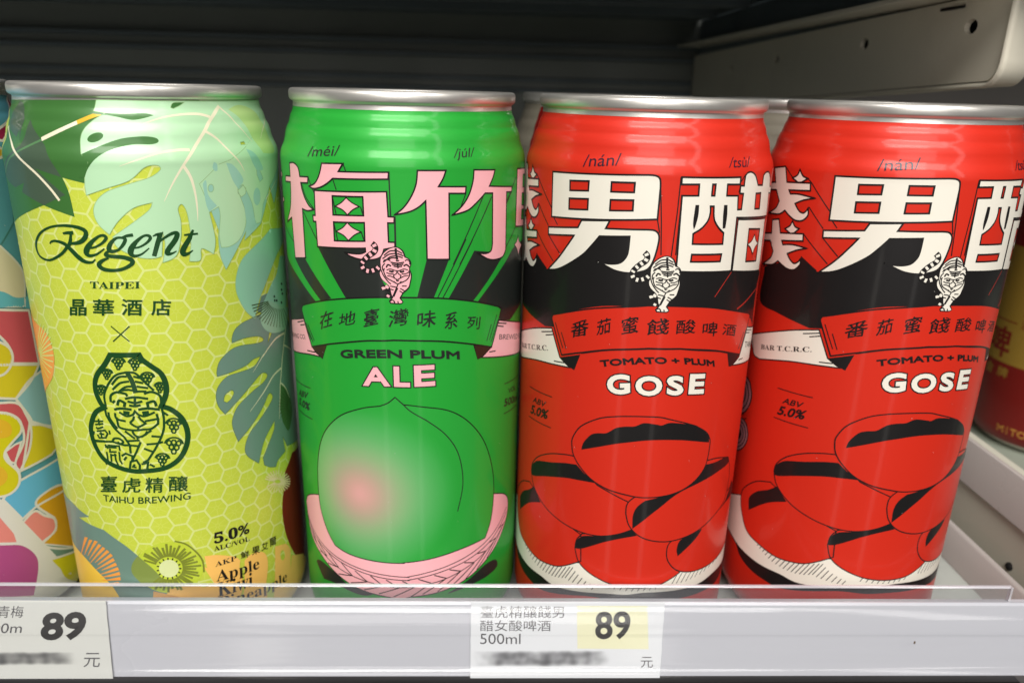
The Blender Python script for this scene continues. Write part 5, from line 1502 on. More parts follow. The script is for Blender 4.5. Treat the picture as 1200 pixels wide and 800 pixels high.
    ('S', 'black', 8, 0.2, '2.03,116.75 2.97,116.75~ 3.87,117.23'),
    ('S', 'black', 8, 0.2, '-1.49,116.2 -0.53,116.11~ 0.34,115.63 0.96,115.27 1.64,115.65 2.55,116.14~ 3.71,116.38'),
    ('S', 'black', 8, 0.2, '0.34,115.63 0.04,116.36 0.73,116.74 0.91,117.35'),
    ('S', 'black', 8, 0.2, '1.64,115.65 1.87,116.38 1.32,116.74 0.91,117.35'),
    ('S', 'black', 8, 0.2, '0.62,115.15 0.99,114.9 1.4,115.15'),
    ('S', 'black', 8, 0.2, '0.04,114.89 0.56,114.41 1.05,114.17 1.51,114.42 1.94,114.91'),
    ('S', 'black', 8, 0.22, '-0.82,113.64 0.4,113.42 0.78,113.18'),
    ('S', 'black', 8, 0.22, '-1,112.9 -0.02,112.67'),
    ('S', 'black', 8, 0.22, '2.04,113.68 3.23,113.67'),
    ('S', 'black', 8, 0.22, '1.62,113.06 2.87,112.32'),
    ('S', 'black', 8, 0.22, '1.43,112.44 2.19,111.95'),
    ('S', 'black', 8, 0.22, '1.06,114.04 0.26,112.18 -0.34,110.68'),
    ('S', 'black', 8, 0.22, '1.01,113.18 -0,110.93'),
    ('S', 'black', 8, 0.22, '-0.03,109.81 0.25,109.32'),
    ('S', 'black', 8, 0.22, '0.93,109.83 1.09,109.32'),
    ('S', 'black', 8, 0.22, '-1,109.79 -0.29,110.06~ 0.23,109.57'),
    ('S', 'black', 7, 1.25, '-5,124.15 -4.35,123.58~ -4.17,122.75~ -4.71,121.89~ -5.99,120.98~ -7.27,119.7~ -7.71,118.7~ -7.52,117.86~ -6.34,117.2~ -4.86,117.46~ -3.47,118.33'),
    ('S', 'pink', 8, 0.85, '-4.57,123.93 -4.26,123.35'),
    ('S', 'pink', 8, 0.85, '-4.28,122.63 -4.6,122.02'),
    ('S', 'pink', 8, 0.85, '-5.24,121.55 -5.76,121.14'),
    ('S', 'pink', 8, 0.85, '-6.41,120.62 -6.88,120.21'),
    ('S', 'pink', 8, 0.85, '-7.43,119.49 -7.71,119.06'),
    ('S', 'pink', 8, 0.85, '-7.73,118.26 -7.41,117.74'),
    ('S', 'pink', 8, 0.85, '-6.67,117.31 -6.06,117.15'),
    ('S', 'pink', 8, 0.85, '-5.27,117.32 -4.7,117.54'),
    ('S', 'pink', 8, 0.85, '-3.92,117.89 -3.54,118.3'),
    ('S', 'pink', 8, 0.5, '-2.77,113.34 -2.57,112.97 -2.22,113.11 -2.19,113.36'),
    ('S', 'pink', 8, 0.5, '-1.91,113.74 -1.47,113.38 -1.61,113.01'),
    ('S', 'pink', 8, 0.5, '-1.71,111.27 -1.08,110.91'),
]
ART_RED = [
    ('F', 'black', 1, 0, 'black', ['-54.77,112.55 -46.03,115.75 -39.38,116.02 -38.44,119.09 -33.35,116.03 -32.68,115.92 -23.74,122.63 -17.16,126.78 -9.26,127.5 -8.9,120.19 -3.7,119.98 -1.16,121.62 1.7,121.31 2.41,119.35 18.4,118.61 18.85,118.42 35.08,116.14 37.87,115.42 35.3,112.43 34.61,107.57 36.33,100.45 28.75,105.41~ 14.26,109.54~ 4.28,110.52~ -7.75,110.12~ -16.94,108.96~ -29.44,104.44 -29.49,100.99 -32.88,100.29 -37.04,100.92~ -44.01,101.74~ -53.6,102.76~ -53.47,111.04 -53.49,114.3']),
    ('S', 'black', 2, 0.22, '-49.01,141.85 -45.44,139.28'),
    ('S', 'black', 2, 0.22, '-39.93,139.61 -38.65,138.74 -32.09,131.96'),
    ('S', 'black', 2, 0.22, '-31.85,130.49 -29.64,128.09'),
    ('S', 'black', 2, 0.22, '-38.27,132.38 -33.24,127.39'),
    ('S', 'black', 2, 0.22, '-33.06,125.11 -28.32,120.84'),
    ('S', 'black', 2, 0.22, '-38.78,125.15 -30.67,118.49'),
    ('S', 'black', 2, 0.22, '-38.53,119.08 -33.29,116.12'),
    ('S', 'black', 2, 0.22, '-3.21,140.93 -2.23,131.35 -1.64,123.31'),
    ('S', 'black', 2, 0.22, '-3.19,131.82 -2.43,128.68'),
    ('S', 'black', 2, 0.22, '1.5,141.9 1.38,133.74 0.86,123.02'),
    ('S', 'black', 2, 0.22, '2.13,137.5 1.92,123.37'),
    ('S', 'black', 2, 0.22, '17.98,141.71 18.37,140.64 19.6,142.24'),
    ('S', 'black', 2, 0.22, '18.29,139.98 17.99,138.01'),
    ('S', 'red2', 2, 0.18, '18.64,118.3 16.16,115.35 13.87,112.36'),
    ('S', 'red2', 2, 0.4, '40.23,114.86 38.22,112.18~ 31.07,110.64~ 26.43,109.1~ 22.84,107.99'),
    ('S', 'red2', 2, 0.4, '37.08,102.64 35.94,100.35'),
    ('F', 'white', 4, 0.32, 'black', ['-32.2,141.07 -6.14,142.19 -4.37,142.07~ -3.38,141.34~ -3.12,139.49 -3.2,131.92 -31.97,129.82', '-26.03,139.5 -20.53,139.86 -20.57,137.54 -25.93,137.11', '-14.7,140.08 -9.12,140.26 -9.15,137.99 -14.71,137.79', '-26.03,135.17 -20.49,135.61 -20.47,132.99 -25.95,132.51', '-14.68,135.89 -9.18,136.17 -9.16,133.67 -14.69,133.33']),
    ('F', 'white', 4, 0.32, 'black', ['-22.02,130.23 -14.52,130.94 -15.44,128.93 -5.12,129.35 -3.46,129.15~ -2.51,128.01~ -2.57,125.66~ -3.28,122.23~ -4.36,119.95~ -6.29,118.99~ -9.28,118.49~ -12.38,118.83~ -14.91,119.78~ -17.21,120.72 -15.66,120.39~ -13.18,120.39~ -11.16,120.96~ -9.91,122.52~ -9.53,124.26~ -9.43,127.48 -16.92,126.88 -18.86,124.35~ -21.41,121.56~ -25.89,118.37~ -29.16,116.69~ -32.68,115.88 -28.84,119.66~ -25.97,123.36~ -23.96,126.22 -32.98,125.09 -33.11,127.01 -22.96,128.33']),
    ('F', 'white', 4, 0.32, 'black', ['1.7,141.91 17.98,141.71 18.04,140 13.97,140.15 14.07,137.45 17.82,137.28 18.2,133.91 19.64,133.88 19.67,137.69 18.37,137.82 18.29,139.65 19.63,139.59 19.63,142.07 20.47,142.69~ 22.06,142.72~ 23.95,141.69~ 25.71,139.39 28.33,139.2 28.31,141.69 29.6,142.29~ 31.89,142.12~ 34.15,140.63 34.93,138.38 37.45,138.1 37.94,136.36 34.62,136.65 35.47,132.69 36.01,130.63 18.24,131.97 18.4,118.61 2.41,119.35 2.12,137.6 6.22,137.61 6.14,140.27 1.76,140.24', '9.68,140.24 10.53,140.23 10.52,137.55 9.71,137.57', '9.64,135.08 10.64,135.05 11.11,131.98~ 12.6,129.9~ 14.38,128.45 14.47,125.7 5.9,126.06 5.81,128.59 7.92,129.89~ 9.4,131.7~ 9.81,133.68~', '5.99,123.51 14.47,123.22 14.29,121.39 5.89,121.69', '5.88,135.23 6.41,135.23 6.43,132.75~ 5.9,130.03 5.72,131.76~', '13.77,135.04 14.42,135.01 14.66,132.49~ 14.53,129.8 14.1,129.75 13.83,132.53~', '25.15,137.39 27.89,137.31 28.28,133.32 25.43,133.56']),
    ('F', 'black', 3, 0, 'black', ['5.68,135.39 6.57,135.39 6.58,132.75~ 5.85,129.9 5.54,131.77~', '13.55,135.15 14.63,135.11 14.79,132.49~ 14.68,129.65 13.95,129.63 13.66,132.54~']),
    ('F', 'white', 4, 0.32, 'black', ['18.83,131.49 34.28,130.25 35.02,116.22 18.83,118.49', '23.87,128.7 30.46,127.94 30.62,119.55 24.14,120.34']),
    ('F', 'white', 5, 0.2, 'black', ['27.25,126.91 28.42,125.34~ 30.23,124.29 28.32,123.37~ 27.41,121.8 25.99,123.51~ 23.99,124.75 26.08,125.46~']),
    ('F', 'black', 3, 0, 'black', ['18.12,132.08 36.32,130.56 34.93,130.09 18.92,131.55 19.06,118.4 18.22,118.49']),
    ('S', 'red2', 4, 0.18, '18.52,131.78 18.6,118.63'),
    ('S', 'red2', 4, 0.18, '18.68,131.77 35.48,130.45'),
    ('F', 'white', 4, 0.32, 'black', ['-55.35,140.91 -49.01,141.85 -47.51,137.81 -38.84,138.54 -38.58,136.59 -46.15,135.85 -45.36,134.91 -41.97,135.25~ -36.82,134.86 -40.27,133.93~ -43.08,132.62 -41.4,131~ -39.89,130.56~ -38.88,131.3~ -38.48,132.09 -38.23,130.18~ -39.76,128.58~ -42.13,128.27~ -44.41,129.04~ -46.73,130.26 -49.4,128.81~ -55.4,128.24 -51.31,130.25~ -49.95,132.38 -52.3,135.13 -66.97,133.49 -66.94,135.32 -53.35,137.11']),
    ('F', 'white', 4, 0.32, 'black', ['-42.96,141.63 -41.67,140.14~ -39.84,139.62 -41.83,138.41 -43.05,138.23 -45.41,139.17 -43.69,140.09~']),
    ('F', 'white', 4, 0.32, 'black', ['-52.42,126.75 -48.87,127.54 -47.34,123.93 -38.78,125.15 -38.58,123.24 -46.33,121.98 -45.61,120.95 -41.89,121.67~ -37,121.56 -40.18,120.47~ -43.36,118.87 -42.14,117.57~ -40.47,116.76~ -39.17,117.49~ -38.59,118.38 -38.49,116.79~ -40.17,115.08~ -42.4,114.78~ -44.44,115.31~ -46.74,116.11 -49.47,114.46~ -55.08,113.43 -50.69,116.13~ -49.7,118.34 -52.01,120.87 -62.35,119.09 -64.4,120.61 -51.79,123.1']),
    ('F', 'white', 4, 0.32, 'black', ['-43.1,127.92 -41.92,126.61~ -40.38,126.31 -41.97,124.78 -43.22,124.48 -45.67,125.39 -43.89,126.46~']),
    ('F', 'white', 2, 0.26, 'black', ['-56.08,91.53 -39.08,97.96~ -30.12,100.5 -26.7,93.22 -24.98,92.16 -23.24,91.2 -28.99,90.63~ -37.6,89.31~ -49.37,86.01 -52.51,86.12~ -54.75,87.99~ -56.05,89.77~']),
    ('S', 'black', 4, 0.24, '-34.4,98.34 -29.73,99.65'),
    ('S', 'black', 4, 0.24, '-32.47,97.93 -29.38,98.9'),
    ('S', 'black', 4, 0.24, '-28.76,91.62 -25.22,92.06'),
    ('S', 'black', 4, 0.24, '-55.32,90.23 -53.47,86.89'),
    ('F', 'black', 3, 0, 'black', ['-26.7,93.22 -20.27,95.51 -21.85,90.79 -24.77,91.97']),
    ('F', 'white', 2, 0.26, 'black', ['30.57,101.45 40.08,99.22 39.97,90.63 40.17,89.64 23.84,92.34 27.2,93.93']),
    ('S', 'black', 4, 0.22, '30.28,100.74 35.24,99.55'),
    ('S', 'black', 4, 0.22, '30.11,100 33.37,99.25'),
    ('S', 'black', 4, 0.22, '27.01,93.06 29.81,92.85'),
    ('F', 'black', 3, 0, 'black', ['20.82,96.59 27.45,94.53 23.41,92.12 22.21,92.35']),
    ('F', 'red', 5, 0.3, 'black', ['-30.16,103.12 -29.94,104.02~ -28.67,104.7~ -16.91,108.56~ -3.6,110.6 -2.69,110.6 4.28,110.52~ 14.26,109.5~ 28.12,106.01~ 30.72,104.98~ 31.04,104.13~ 27.27,94.58 15.9,97.93~ 5.38,99.41 -2.71,99.48 -12.58,98.23~ -20.45,96~ -26.06,94.05']),
    ('S', 'black', 7, 0.22, '-28.79,102.39 -25.8,96.05'),
    ('S', 'black', 7, 0.22, '-26.52,100.26 -24.68,96.1'),
    ('S', 'black', 7, 0.22, '28.15,100.73 25.99,96.45'),
    ('S', 'black', 7, 0.22, '29.36,101.03 27.23,96'),
    ('S', 'black', 6, 0.3, '-20.04,96.01 -12.57,98.16~ -2.7,99.41 5.39,99.38 15.91,97.85~ 21.15,96.37'),
    ('T', 'black', 7, '番', '-23.41,99.46 -18.16,101.02 -23.67,103.93', 0.011, 0, 0, 'black'),
    ('T', 'black', 7, '茄', '-16.09,101.46 -12.32,102.42 -16.37,105.84', 0.011, 0, 0, 'black'),
    ('T', 'black', 7, '蜜', '-9.69,102.59 -5.52,103.25 -10.01,107.14', 0.011, 0, 0, 'black'),
    ('T', 'black', 7, '餞', '-3.37,102.94 2.13,103.05 -3.72,107.34', 0.011, 0, 0, 'black'),
    ('T', 'black', 7, '酸', '3.9,103.32 9.23,102.84 3.58,107.39', 0.011, 0, 0, 'black'),
    ('T', 'black', 7, '啤', '11.21,102.6 16.17,101.65 10.9,106.48', 0.011, 0, 0, 'black'),
    ('T', 'black', 7, '酒', '17.86,101.93 23.7,100.2 17.74,105.22', 0.011, 0, 0, 'black'),
    ('T', 'black', 4, '𝐁𝐀𝐑 𝐓.𝐂.𝐑.𝐂.', '-49.18,89.12 -31.16,93.87 -49.38,90.57', 0.004, 0, 0, 'black'),
    ('T', 'black', 4, 'TAIHU', '30.41,95.75 40.14,93.33 30.12,97.52', 0.004, 0, 0, 'black'),
    ('T', 'black', 4, 'TOMATO + PLUM', '-14.44,93.19 16.58,93.31 -14.9,95.04', 0.05, 2.15, 0, 'black'),
    ('T', 'white', 5, 'G', '-12.24,86.03 -6.37,86.84 -12.7,91.5', 0.04, 0, 0.3, 'black'),
    ('T', 'white', 5, 'O', '-4.97,86.5 1.85,86.79 -5.45,91.92', 0.04, 0, 0.3, 'black'),
    ('T', 'white', 5, 'S', '2.99,86.87 7.54,86.56 2.63,92.27', 0.04, 0, 0.3, 'black'),
    ('T', 'white', 5, 'E', '8.99,86.75 13.72,86.33 8.94,92.32', 0.04, 0, 0.3, 'black'),
    ('T', 'navy', 3, '/nán/', '-22.51,143.11 -12.93,144.04 -22.62,145.86', 0, 0, 0, 'black'),
    ('T', 'navy', 3, '/tsù/', '13.98,144.03 21.27,144.04 14.97,146.39', 0, 0, 0, 'black'),
    ('T', 'black', 3, 'ABV', '-37.71,76.54 -31.67,77.1 -37.03,78.37', 0.02, 0, 0, 'black'),
    ('T', 'black', 3, '5.0%', '-38.94,72.56 -30.53,73.91 -38.06,75.56', 0.03, 0, 0, 'black'),
    ('S', 'black', 3, 0.2, '-39.89,80.41 -28.88,81.1'),
    ('S', 'black', 3, 0.2, '-39.78,71.3 -28.82,71.95'),
    ('T', 'black', 3, 'VOL', '-64.33,65.04 -53.54,71.43 -62.95,67.83', 0.01, 0, 0, 'black'),
    ('T', 'black', 3, '500', '-66.96,59.56 -54.34,67.33 -66.96,62.99', 0.02, 0, 0, 'black'),
    ('S', 'black', 3, 0.2, '-67,67.89 -53.83,75.55'),
    ('S', 'black', 3, 0.2, '-66.99,55.66 -52.24,65.56'),
    ('F', 'black', 3, 0, 'black', ['-50.73,74.49~ -50.66,72.02~ -51.66,69.35~ -53.86,66.72~ -57.74,64.09~ -66.98,60.04~ -66.76,60.83~ -66.57,62.48~ -66.42,64.79~ -66.34,67.45~ -66.34,70.14~ -66.42,72.54~ -66.56,74.36~ -66.74,75.4~ -66.96,75.54~ -58.36,77.86~ -54.26,77.8~ -51.9,76.52~']),
    ('F', 'mauve', 4, 0, 'black', ['-51.34,74.24~ -51.27,71.93~ -52.24,69.44~ -54.38,66.94~ -58.17,64.43~ -66.98,60.6~ -66.78,61.32~ -66.59,62.87~ -66.46,65~ -66.39,67.48~ -66.39,69.98~ -66.45,72.21~ -66.58,73.91~ -66.76,74.88~ -66.96,75.01~ -58.75,77.27~ -54.75,77.27~ -52.47,76.13~']),
    ('F', 'black', 5, 0, 'black', ['-52.57,73.74~ -52.49,71.74~ -53.41,69.56~ -55.42,67.34~ -58.98,65.07~ -66.98,61.62~ -66.8,62.25~ -66.65,63.56~ -66.53,65.4~ -66.47,67.53~ -66.47,69.69~ -66.53,71.6~ -66.64,73.07~ -66.79,73.9~ -66.96,74.02~ -59.53,76.12~ -55.75,76.26~ -53.61,75.34~']),
    ('F', 'mauve', 6, 0, 'black', ['-53.17,73.49~ -53.1,71.64~ -53.98,69.6~ -55.93,67.51~ -59.39,65.34~ -66.98,62.09~ -66.82,62.67~ -66.67,63.89~ -66.56,65.59~ -66.51,67.55~ -66.51,69.54~ -66.56,71.32~ -66.66,72.68~ -66.8,73.45~ -66.96,73.56~ -59.94,75.58~ -56.24,75.78~ -54.17,74.96~']),
    ('F', 'black', 7, 0, 'black', ['-54.68,72.87~ -54.63,71.35~ -55.45,69.65~ -57.22,67.88~ -60.44,65.95~ -66.98,63.19~ -66.84,63.66~ -66.73,64.64~ -66.64,66.01~ -66.6,67.61~ -66.59,69.23~ -66.64,70.67~ -66.72,71.77~ -66.83,72.41~ -66.96,72.5~ -60.94,74.27~ -57.52,74.6~ -55.61,74.02~']),
    ('F', 'mauve', 8, 0, 'black', ['-55.4,72.57~ -55.35,71.21~ -56.13,69.66~ -57.84,68.01~ -60.96,66.19~ -66.98,63.66~ -66.86,64.09~ -66.75,64.97~ -66.68,66.21~ -66.63,67.63~ -66.63,69.09~ -66.67,70.39~ -66.75,71.38~ -66.85,71.95~ -66.96,72.03~ -61.44,73.68~ -58.11,74.08~ -56.28,73.59~']),
    ('F', 'black', 9, 0, 'black', ['-57.26,71.8~ -57.22,70.79~ -57.91,69.59~ -59.46,68.26~ -62.35,66.68~ -66.97,64.75~ -66.89,65.07~ -66.81,65.72~ -66.75,66.63~ -66.72,67.69~ -66.72,68.77~ -66.75,69.73~ -66.8,70.47~ -66.88,70.9~ -66.97,70.96~ -62.81,72.22~ -59.69,72.77~ -58.04,72.52~']),
    ('F', 'black', 3, 0, 'black', ['-49.85,61.59~ -49.79,59.58~ -50.53,57.41~ -52.12,55.28~ -54.63,53.3~ -58.46,51.37~ -67,47.97~ -66.84,49.29~ -66.73,51.15~ -66.66,53.31~ -66.66,55.5~ -66.72,57.46~ -66.83,58.95~ -66.98,59.83~ -59.01,63.32~ -55.05,64.36~ -52.42,64.23~ -50.73,63.21~']),
    ('F', 'mauve', 4, 0, 'black', ['-50.31,61.37~ -50.25,59.5~ -50.98,57.47~ -52.49,55.46~ -54.89,53.59~ -58.46,51.81~ -67.01,48.37~ -66.87,49.6~ -66.76,51.33~ -66.7,53.33~ -66.7,55.37~ -66.75,57.2~ -66.85,58.59~ -66.99,59.4~ -59.01,62.89~ -55.28,63.9~ -52.78,63.79~ -51.14,62.88~']),
    ('F', 'black', 5, 0, 'black', ['-51.21,60.95~ -51.15,59.34~ -51.8,57.57~ -53.19,55.81~ -55.35,54.16~ -58.51,52.59~ -64.35,50.36~ -66.91,50.18~ -66.81,51.67~ -66.76,53.38~ -66.76,55.13~ -66.81,56.71~ -66.9,57.91~ -66.32,58.9~ -58.97,62.12~ -55.69,63.03~ -53.43,62.99~ -51.96,62.23~']),
    ('F', 'mauve', 6, 0, 'black', ['-51.65,60.74~ -51.6,59.25~ -52.22,57.6~ -53.53,55.96~ -55.57,54.41~ -58.51,52.96~ -63.57,51.07~ -66.93,50.44~ -66.84,51.82~ -66.79,53.41~ -66.79,55.02~ -66.83,56.48~ -66.92,57.59~ -64.61,59.26~ -58.96,61.77~ -55.89,62.62~ -53.76,62.61~ -52.37,61.92~']),
    ('F', 'black', 7, 0, 'black', ['-52.71,60.24~ -52.66,59.02~ -53.22,57.67~ -54.34,56.3~ -56.08,55.01~ -58.58,53.79~ -62.25,52.46~ -66.97,51.06~ -66.9,52.17~ -66.86,53.46~ -66.86,54.78~ -66.9,55.95~ -66.96,56.86~ -62.85,59.17~ -58.89,60.96~ -56.36,61.68~ -54.55,61.7~ -53.33,61.19~']),
    ('F', 'mauve', 8, 0, 'black', ['-53.19,60.01~ -53.14,58.92~ -53.65,57.69~ -54.71,56.44~ -56.32,55.26~ -58.59,54.15~ -61.78,53.02~ -66.99,51.33~ -66.93,52.32~ -66.89,53.48~ -66.89,54.67~ -66.92,55.73~ -66.98,56.54~ -62.26,59.06~ -58.88,60.59~ -56.58,61.26~ -54.89,61.31~ -53.76,60.86~']),
    ('F', 'black', 9, 0, 'black', ['-54.38,59.45~ -54.36,58.63~ -54.77,57.7~ -55.61,56.74~ -56.9,55.82~ -58.62,54.99~ -60.84,54.22~ -63.97,53.32~ -66.99,52.68~ -66.96,53.54~ -66.96,54.41~ -66.98,55.2~ -64.5,56.91~ -61.13,58.72~ -58.85,59.77~ -57.09,60.29~ -55.76,60.35~ -54.86,60.05~']),
    ('F', 'black', 1, 0, 'black', ['-58.37,25.32 -46.68,25.66~ -37.91,25.07 -18.46,29.29 -0.9,29.82 17.66,29.72 40.18,29.73 40.03,30.07 40.07,23.22~ 32.43,20.93~ 21.85,22~ 14.11,22.95~ 2.24,23.91~ -6.39,23.71~ -14.51,23.38~ -28.85,18.76~ -35.12,18.5~ -40.8,19.04~ -45.92,20.77~ -49.36,23.51~']),
    ('F', 'white', 2, 0.2, 'black', ['-66.38,31.01 -57.21,36.57 -49.34,40.56 -47.28,34.69~ -43.99,30.73~ -38.24,29.92~ -27.63,30.51 -16.53,33.88 -5.02,32.63 15.36,33.62 28.93,32.72 40.21,31.34 39.99,31.38 40.21,25.03~ 28.25,25.77~ 19.21,25.55~ 3.37,26.75~ -3.25,25.96~ -9.83,25.45~ -24.1,22.67~ -30.21,23.08~ -37.54,22.76~ -46.2,23.37~ -51.84,24.55~ -57.65,25.31~ -66.65,27.13']),
    ('F', 'red', 3.8, 0.24, 'black', ['-49.34,40.56 -48.5,43.19~ -45.37,46.7~ -42.02,49.25~ -37.66,51.1 -17.04,42.9 -16.56,34.42 -22.83,30.28~ -27.39,28.83~ -32.5,28.27~ -38.11,29.16~ -43.99,30.73~ -47.28,34.69~ -48.87,37.97~']),
    ('F', 'black', 5.3, 0, 'black', ['-44.67,38.81 -45.03,42.03~ -42.18,45.63~ -37.96,48.42~ -35.33,50.76 -31.6,47.35 -37.67,44.1~ -44.57,37.88']),
    ('S', 'black', 3.4, 0.17, '-38.6,29.29 -39.08,28.46'),
    ('S', 'black', 3.4, 0.17, '-37.46,29.03 -38.07,27.96'),
    ('S', 'black', 3.4, 0.17, '-36.19,28.83 -36.92,27.54'),
    ('S', 'black', 3.4, 0.17, '-34.96,28.52 -35.83,26.93'),
    ('S', 'black', 3.4, 0.17, '-33.61,28.26 -34.62,26.39'),
    ('S', 'black', 3.4, 0.17, '-32.18,28.19 -33.32,26.05'),
    ('S', 'black', 3.4, 0.17, '-30.74,28.27 -32.04,25.8'),
    ('S', 'black', 3.4, 0.17, '-29.34,28.39 -30.81,25.59'),
    ('S', 'black', 3.4, 0.17, '-27.94,28.66 -29.59,25.47'),
    ('S', 'black', 3.4, 0.17, '-26.51,28.98 -28.34,25.43'),
    ('S', 'black', 3.4, 0.17, '-25.12,29.42 -27.13,25.51'),
    ('S', 'black', 3.4, 0.17, '-23.76,29.83 -25.95,25.57'),
    ('S', 'black', 3.4, 0.17, '-22.43,30.27 -24.72,25.81'),
    ('S', 'black', 3.4, 0.17, '-21.12,30.75 -23.52,26.1'),
    ('S', 'black', 3.4, 0.17, '-19.84,31.27 -22.27,26.57'),
    ('S', 'black', 3.4, 0.17, '-18.84,31.51 -21.19,27'),
    ('S', 'black', 3.4, 0.17, '-18.01,30.57 -20.07,26.61'),
    ('S', 'black', 3.4, 0.17, '-17.06,29.73 -18.78,26.45'),
    ('S', 'black', 3.4, 0.17, '-15.87,29.02 -17.33,26.28'),
    ('S', 'black', 3.4, 0.17, '-14.63,28.37 -15.82,26.16'),
    ('S', 'black', 3.4, 0.17, '-13.35,27.86 -14.34,26.05'),
    ('S', 'black', 3.4, 0.17, '-12.14,27.46 -12.94,26.03'),
    ('S', 'black', 3.4, 0.17, '11.91,32.24 10.16,28.78'),
    ('S', 'black', 3.4, 0.17, '13.25,31.74 11.54,28.52'),
    ('S', 'black', 3.4, 0.17, '14.79,31.29 13.15,28.38'),
    ('S', 'black', 3.4, 0.17, '16.4,30.94 14.82,28.33'),
    ('S', 'black', 3.4, 0.17, '17.99,30.7 16.54,28.51'),
    ('S', 'black', 3.4, 0.17, '19.66,30.55 18.28,28.65'),
    ('S', 'black', 3.4, 0.17, '21.57,30.33 20.24,28.73'),
    ('S', 'black', 3.4, 0.17, '23.39,30.26 22.13,28.94'),
    ('S', 'black', 3.4, 0.17, '25.4,30.21 24.3,29.28'),
    ('S', 'black', 3.4, 0.17, '27.67,30.14 26.64,29.49'),
    ('S', 'black', 3.4, 0.17, '29.94,30.26 29.01,29.87'),
    ('S', 'black', 3.4, 0.17, '32.25,30.47 31.26,30.28'),
    ('S', 'black', 3.4, 0.17, '-7.73,28.99 -8.31,27.8'),
    ('S', 'black', 3.4, 0.17, '-6.07,28.78 -6.65,27.61'),
    ('S', 'black', 3.4, 0.17, '-4.42,28.59 -4.99,27.43'),
    ('S', 'black', 3.4, 0.17, '-2.77,28.49 -3.35,27.36'),
    ('S', 'black', 3.4, 0.17, '-1.12,28.41 -1.7,27.3'),
    ('S', 'black', 3.4, 0.17, '0.53,28.43 -0.05,27.34'),
    ('S', 'black', 3.4, 0.17, '2.2,28.54 1.61,27.47'),
    ('S', 'black', 3.4, 0.17, '3.89,28.67 3.3,27.62'),
    ('S', 'black', 3.4, 0.17, '5.61,28.88 5,27.86'),
    ('F', 'red', 3.8, 0.24, 'black', ['-18.57,37.96 -18.22,40.84~ -16.64,43.33 -3.18,47.47 10.34,42.53 12.26,32 9.35,30.47~ 5.25,28.92~ -0.79,28.42~ -6.74,28.92~ -11.47,30.31~ -15.01,32.04~ -17.42,34.35~']),
    ('F', 'black', 5.3, 0, 'black', ['-18.57,37.96 -18.2,40.54~ -16.32,42.67~ -12.29,43.78~ -7.18,45.35~ -3.16,47.11 -1.55,45.34 -5.82,44.12~ -10.22,42.29~ -14.09,40~ -16.79,38.42~']),
    ('F', 'red', 6, 0.24, 'black', ['-36.96,55.11 -36.44,57.79~ -33.54,61.21~ -28.57,64.16~ -23.55,65.77~ -20.54,66.24 -13.25,59.36 -3.43,55.1 -2.85,47.27 -7.17,45.21~ -12.3,43.85~ -17.81,43.78~ -24,44.88~ -30.54,47.31~ -35.35,51.14~']),
    ('F', 'black', 8, 0, 'black', ['-36.95,54.96 -36.79,56.87~ -34.03,59.65~ -28.43,61.59~ -23.41,63.24~ -19.54,63.98 -17.1,61.97 -13.29,59.93 -18,59.57~ -23.16,58.76~ -30.05,56.47~ -35.8,54.07~']),
    ('F', 'red', 6, 0.24, 'black', ['11.4,43.22 8.53,43~ 7.39,40.77~ 7.98,36.88~ 10.95,33.24~ 15.64,31.34~ 21.54,30.5~ 29.55,30.38~ 40.2,30.94 40.13,38.1 35.3,51.65 27.13,52.27']),
    ('F', 'black', 8, 0, 'black', ['11.01,37.69 10.45,40.09~ 11.43,42.91~ 15.73,44.09~ 18.96,44.38 16.89,42~ 13.18,39.24~']),
    ('F', 'black', 8, 0, 'black', ['26.53,47.57 31.18,49.73~ 35.05,53.32 40.22,48.02~ 31.64,48.36~']),
    ('F', 'red', 9, 0.24, 'black', ['-5.04,52.07 -4.86,54.98~ -3.02,57.27~ 2.92,62.29 12.89,66.75 17.96,66.04 21.93,65.63~ 28.09,63.81 30.16,60.03~ 30.96,55.19~ 29.33,49.8~ 23.19,46.64~ 17.45,44.49~ 11.77,43.36~ 6.68,43.12~ 1.87,44.02~ -1.51,45.71~ -3.96,48.52~']),
    ('F', 'black', 11, 0, 'black', ['-2.93,47.49 -3.1,51.5~ -2.17,54.31~ -0.1,56.3 3.37,57.16 9.26,59.58 17.23,64.95 21.06,64.6~ 25.66,64.55~ 28.44,63.68 28.65,61.76~ 21.7,60.93~ 10.11,58.37~ 3.67,53.69~ -0.55,49.78~']),
    ('F', 'red', 12, 0.24, 'black', ['-21.23,69.28 -21.14,71.55~ -18.94,75.48~ -14.45,78.69~ -10.14,80.11~ -4.72,80.78~ 1.06,80.79~ 4.53,80.03~ 10.82,77.97~ 15.34,75.44~ 17.44,73.12~ 18,70.55~ 17.26,64.73~ 14.01,60.85~ 9.38,58.49~ 4,57.41~ -1.13,57.21~ -4.87,57.7~ -10.63,58.83~ -15.34,61.01~ -18.99,64.29~ -20.73,66.96~']),
    ('F', 'black', 14, 0, 'black', ['-18.34,68.85 -17.84,71.07~ -15.98,73.74~ -14.2,74.67~ -11.68,75.22~ -9.32,77.01~ -6.92,77.71~ -4.51,77.99~ -2.17,79.06~ 1.24,78.66~ 2.45,78.44~ 4.61,79.09~ 8.65,78.5~ 12.5,77.45~ 17.28,73.64 17.58,71.56 8.47,73.78~ 0.01,74.21~ -7.25,72.94~ -12.07,71.39~']),
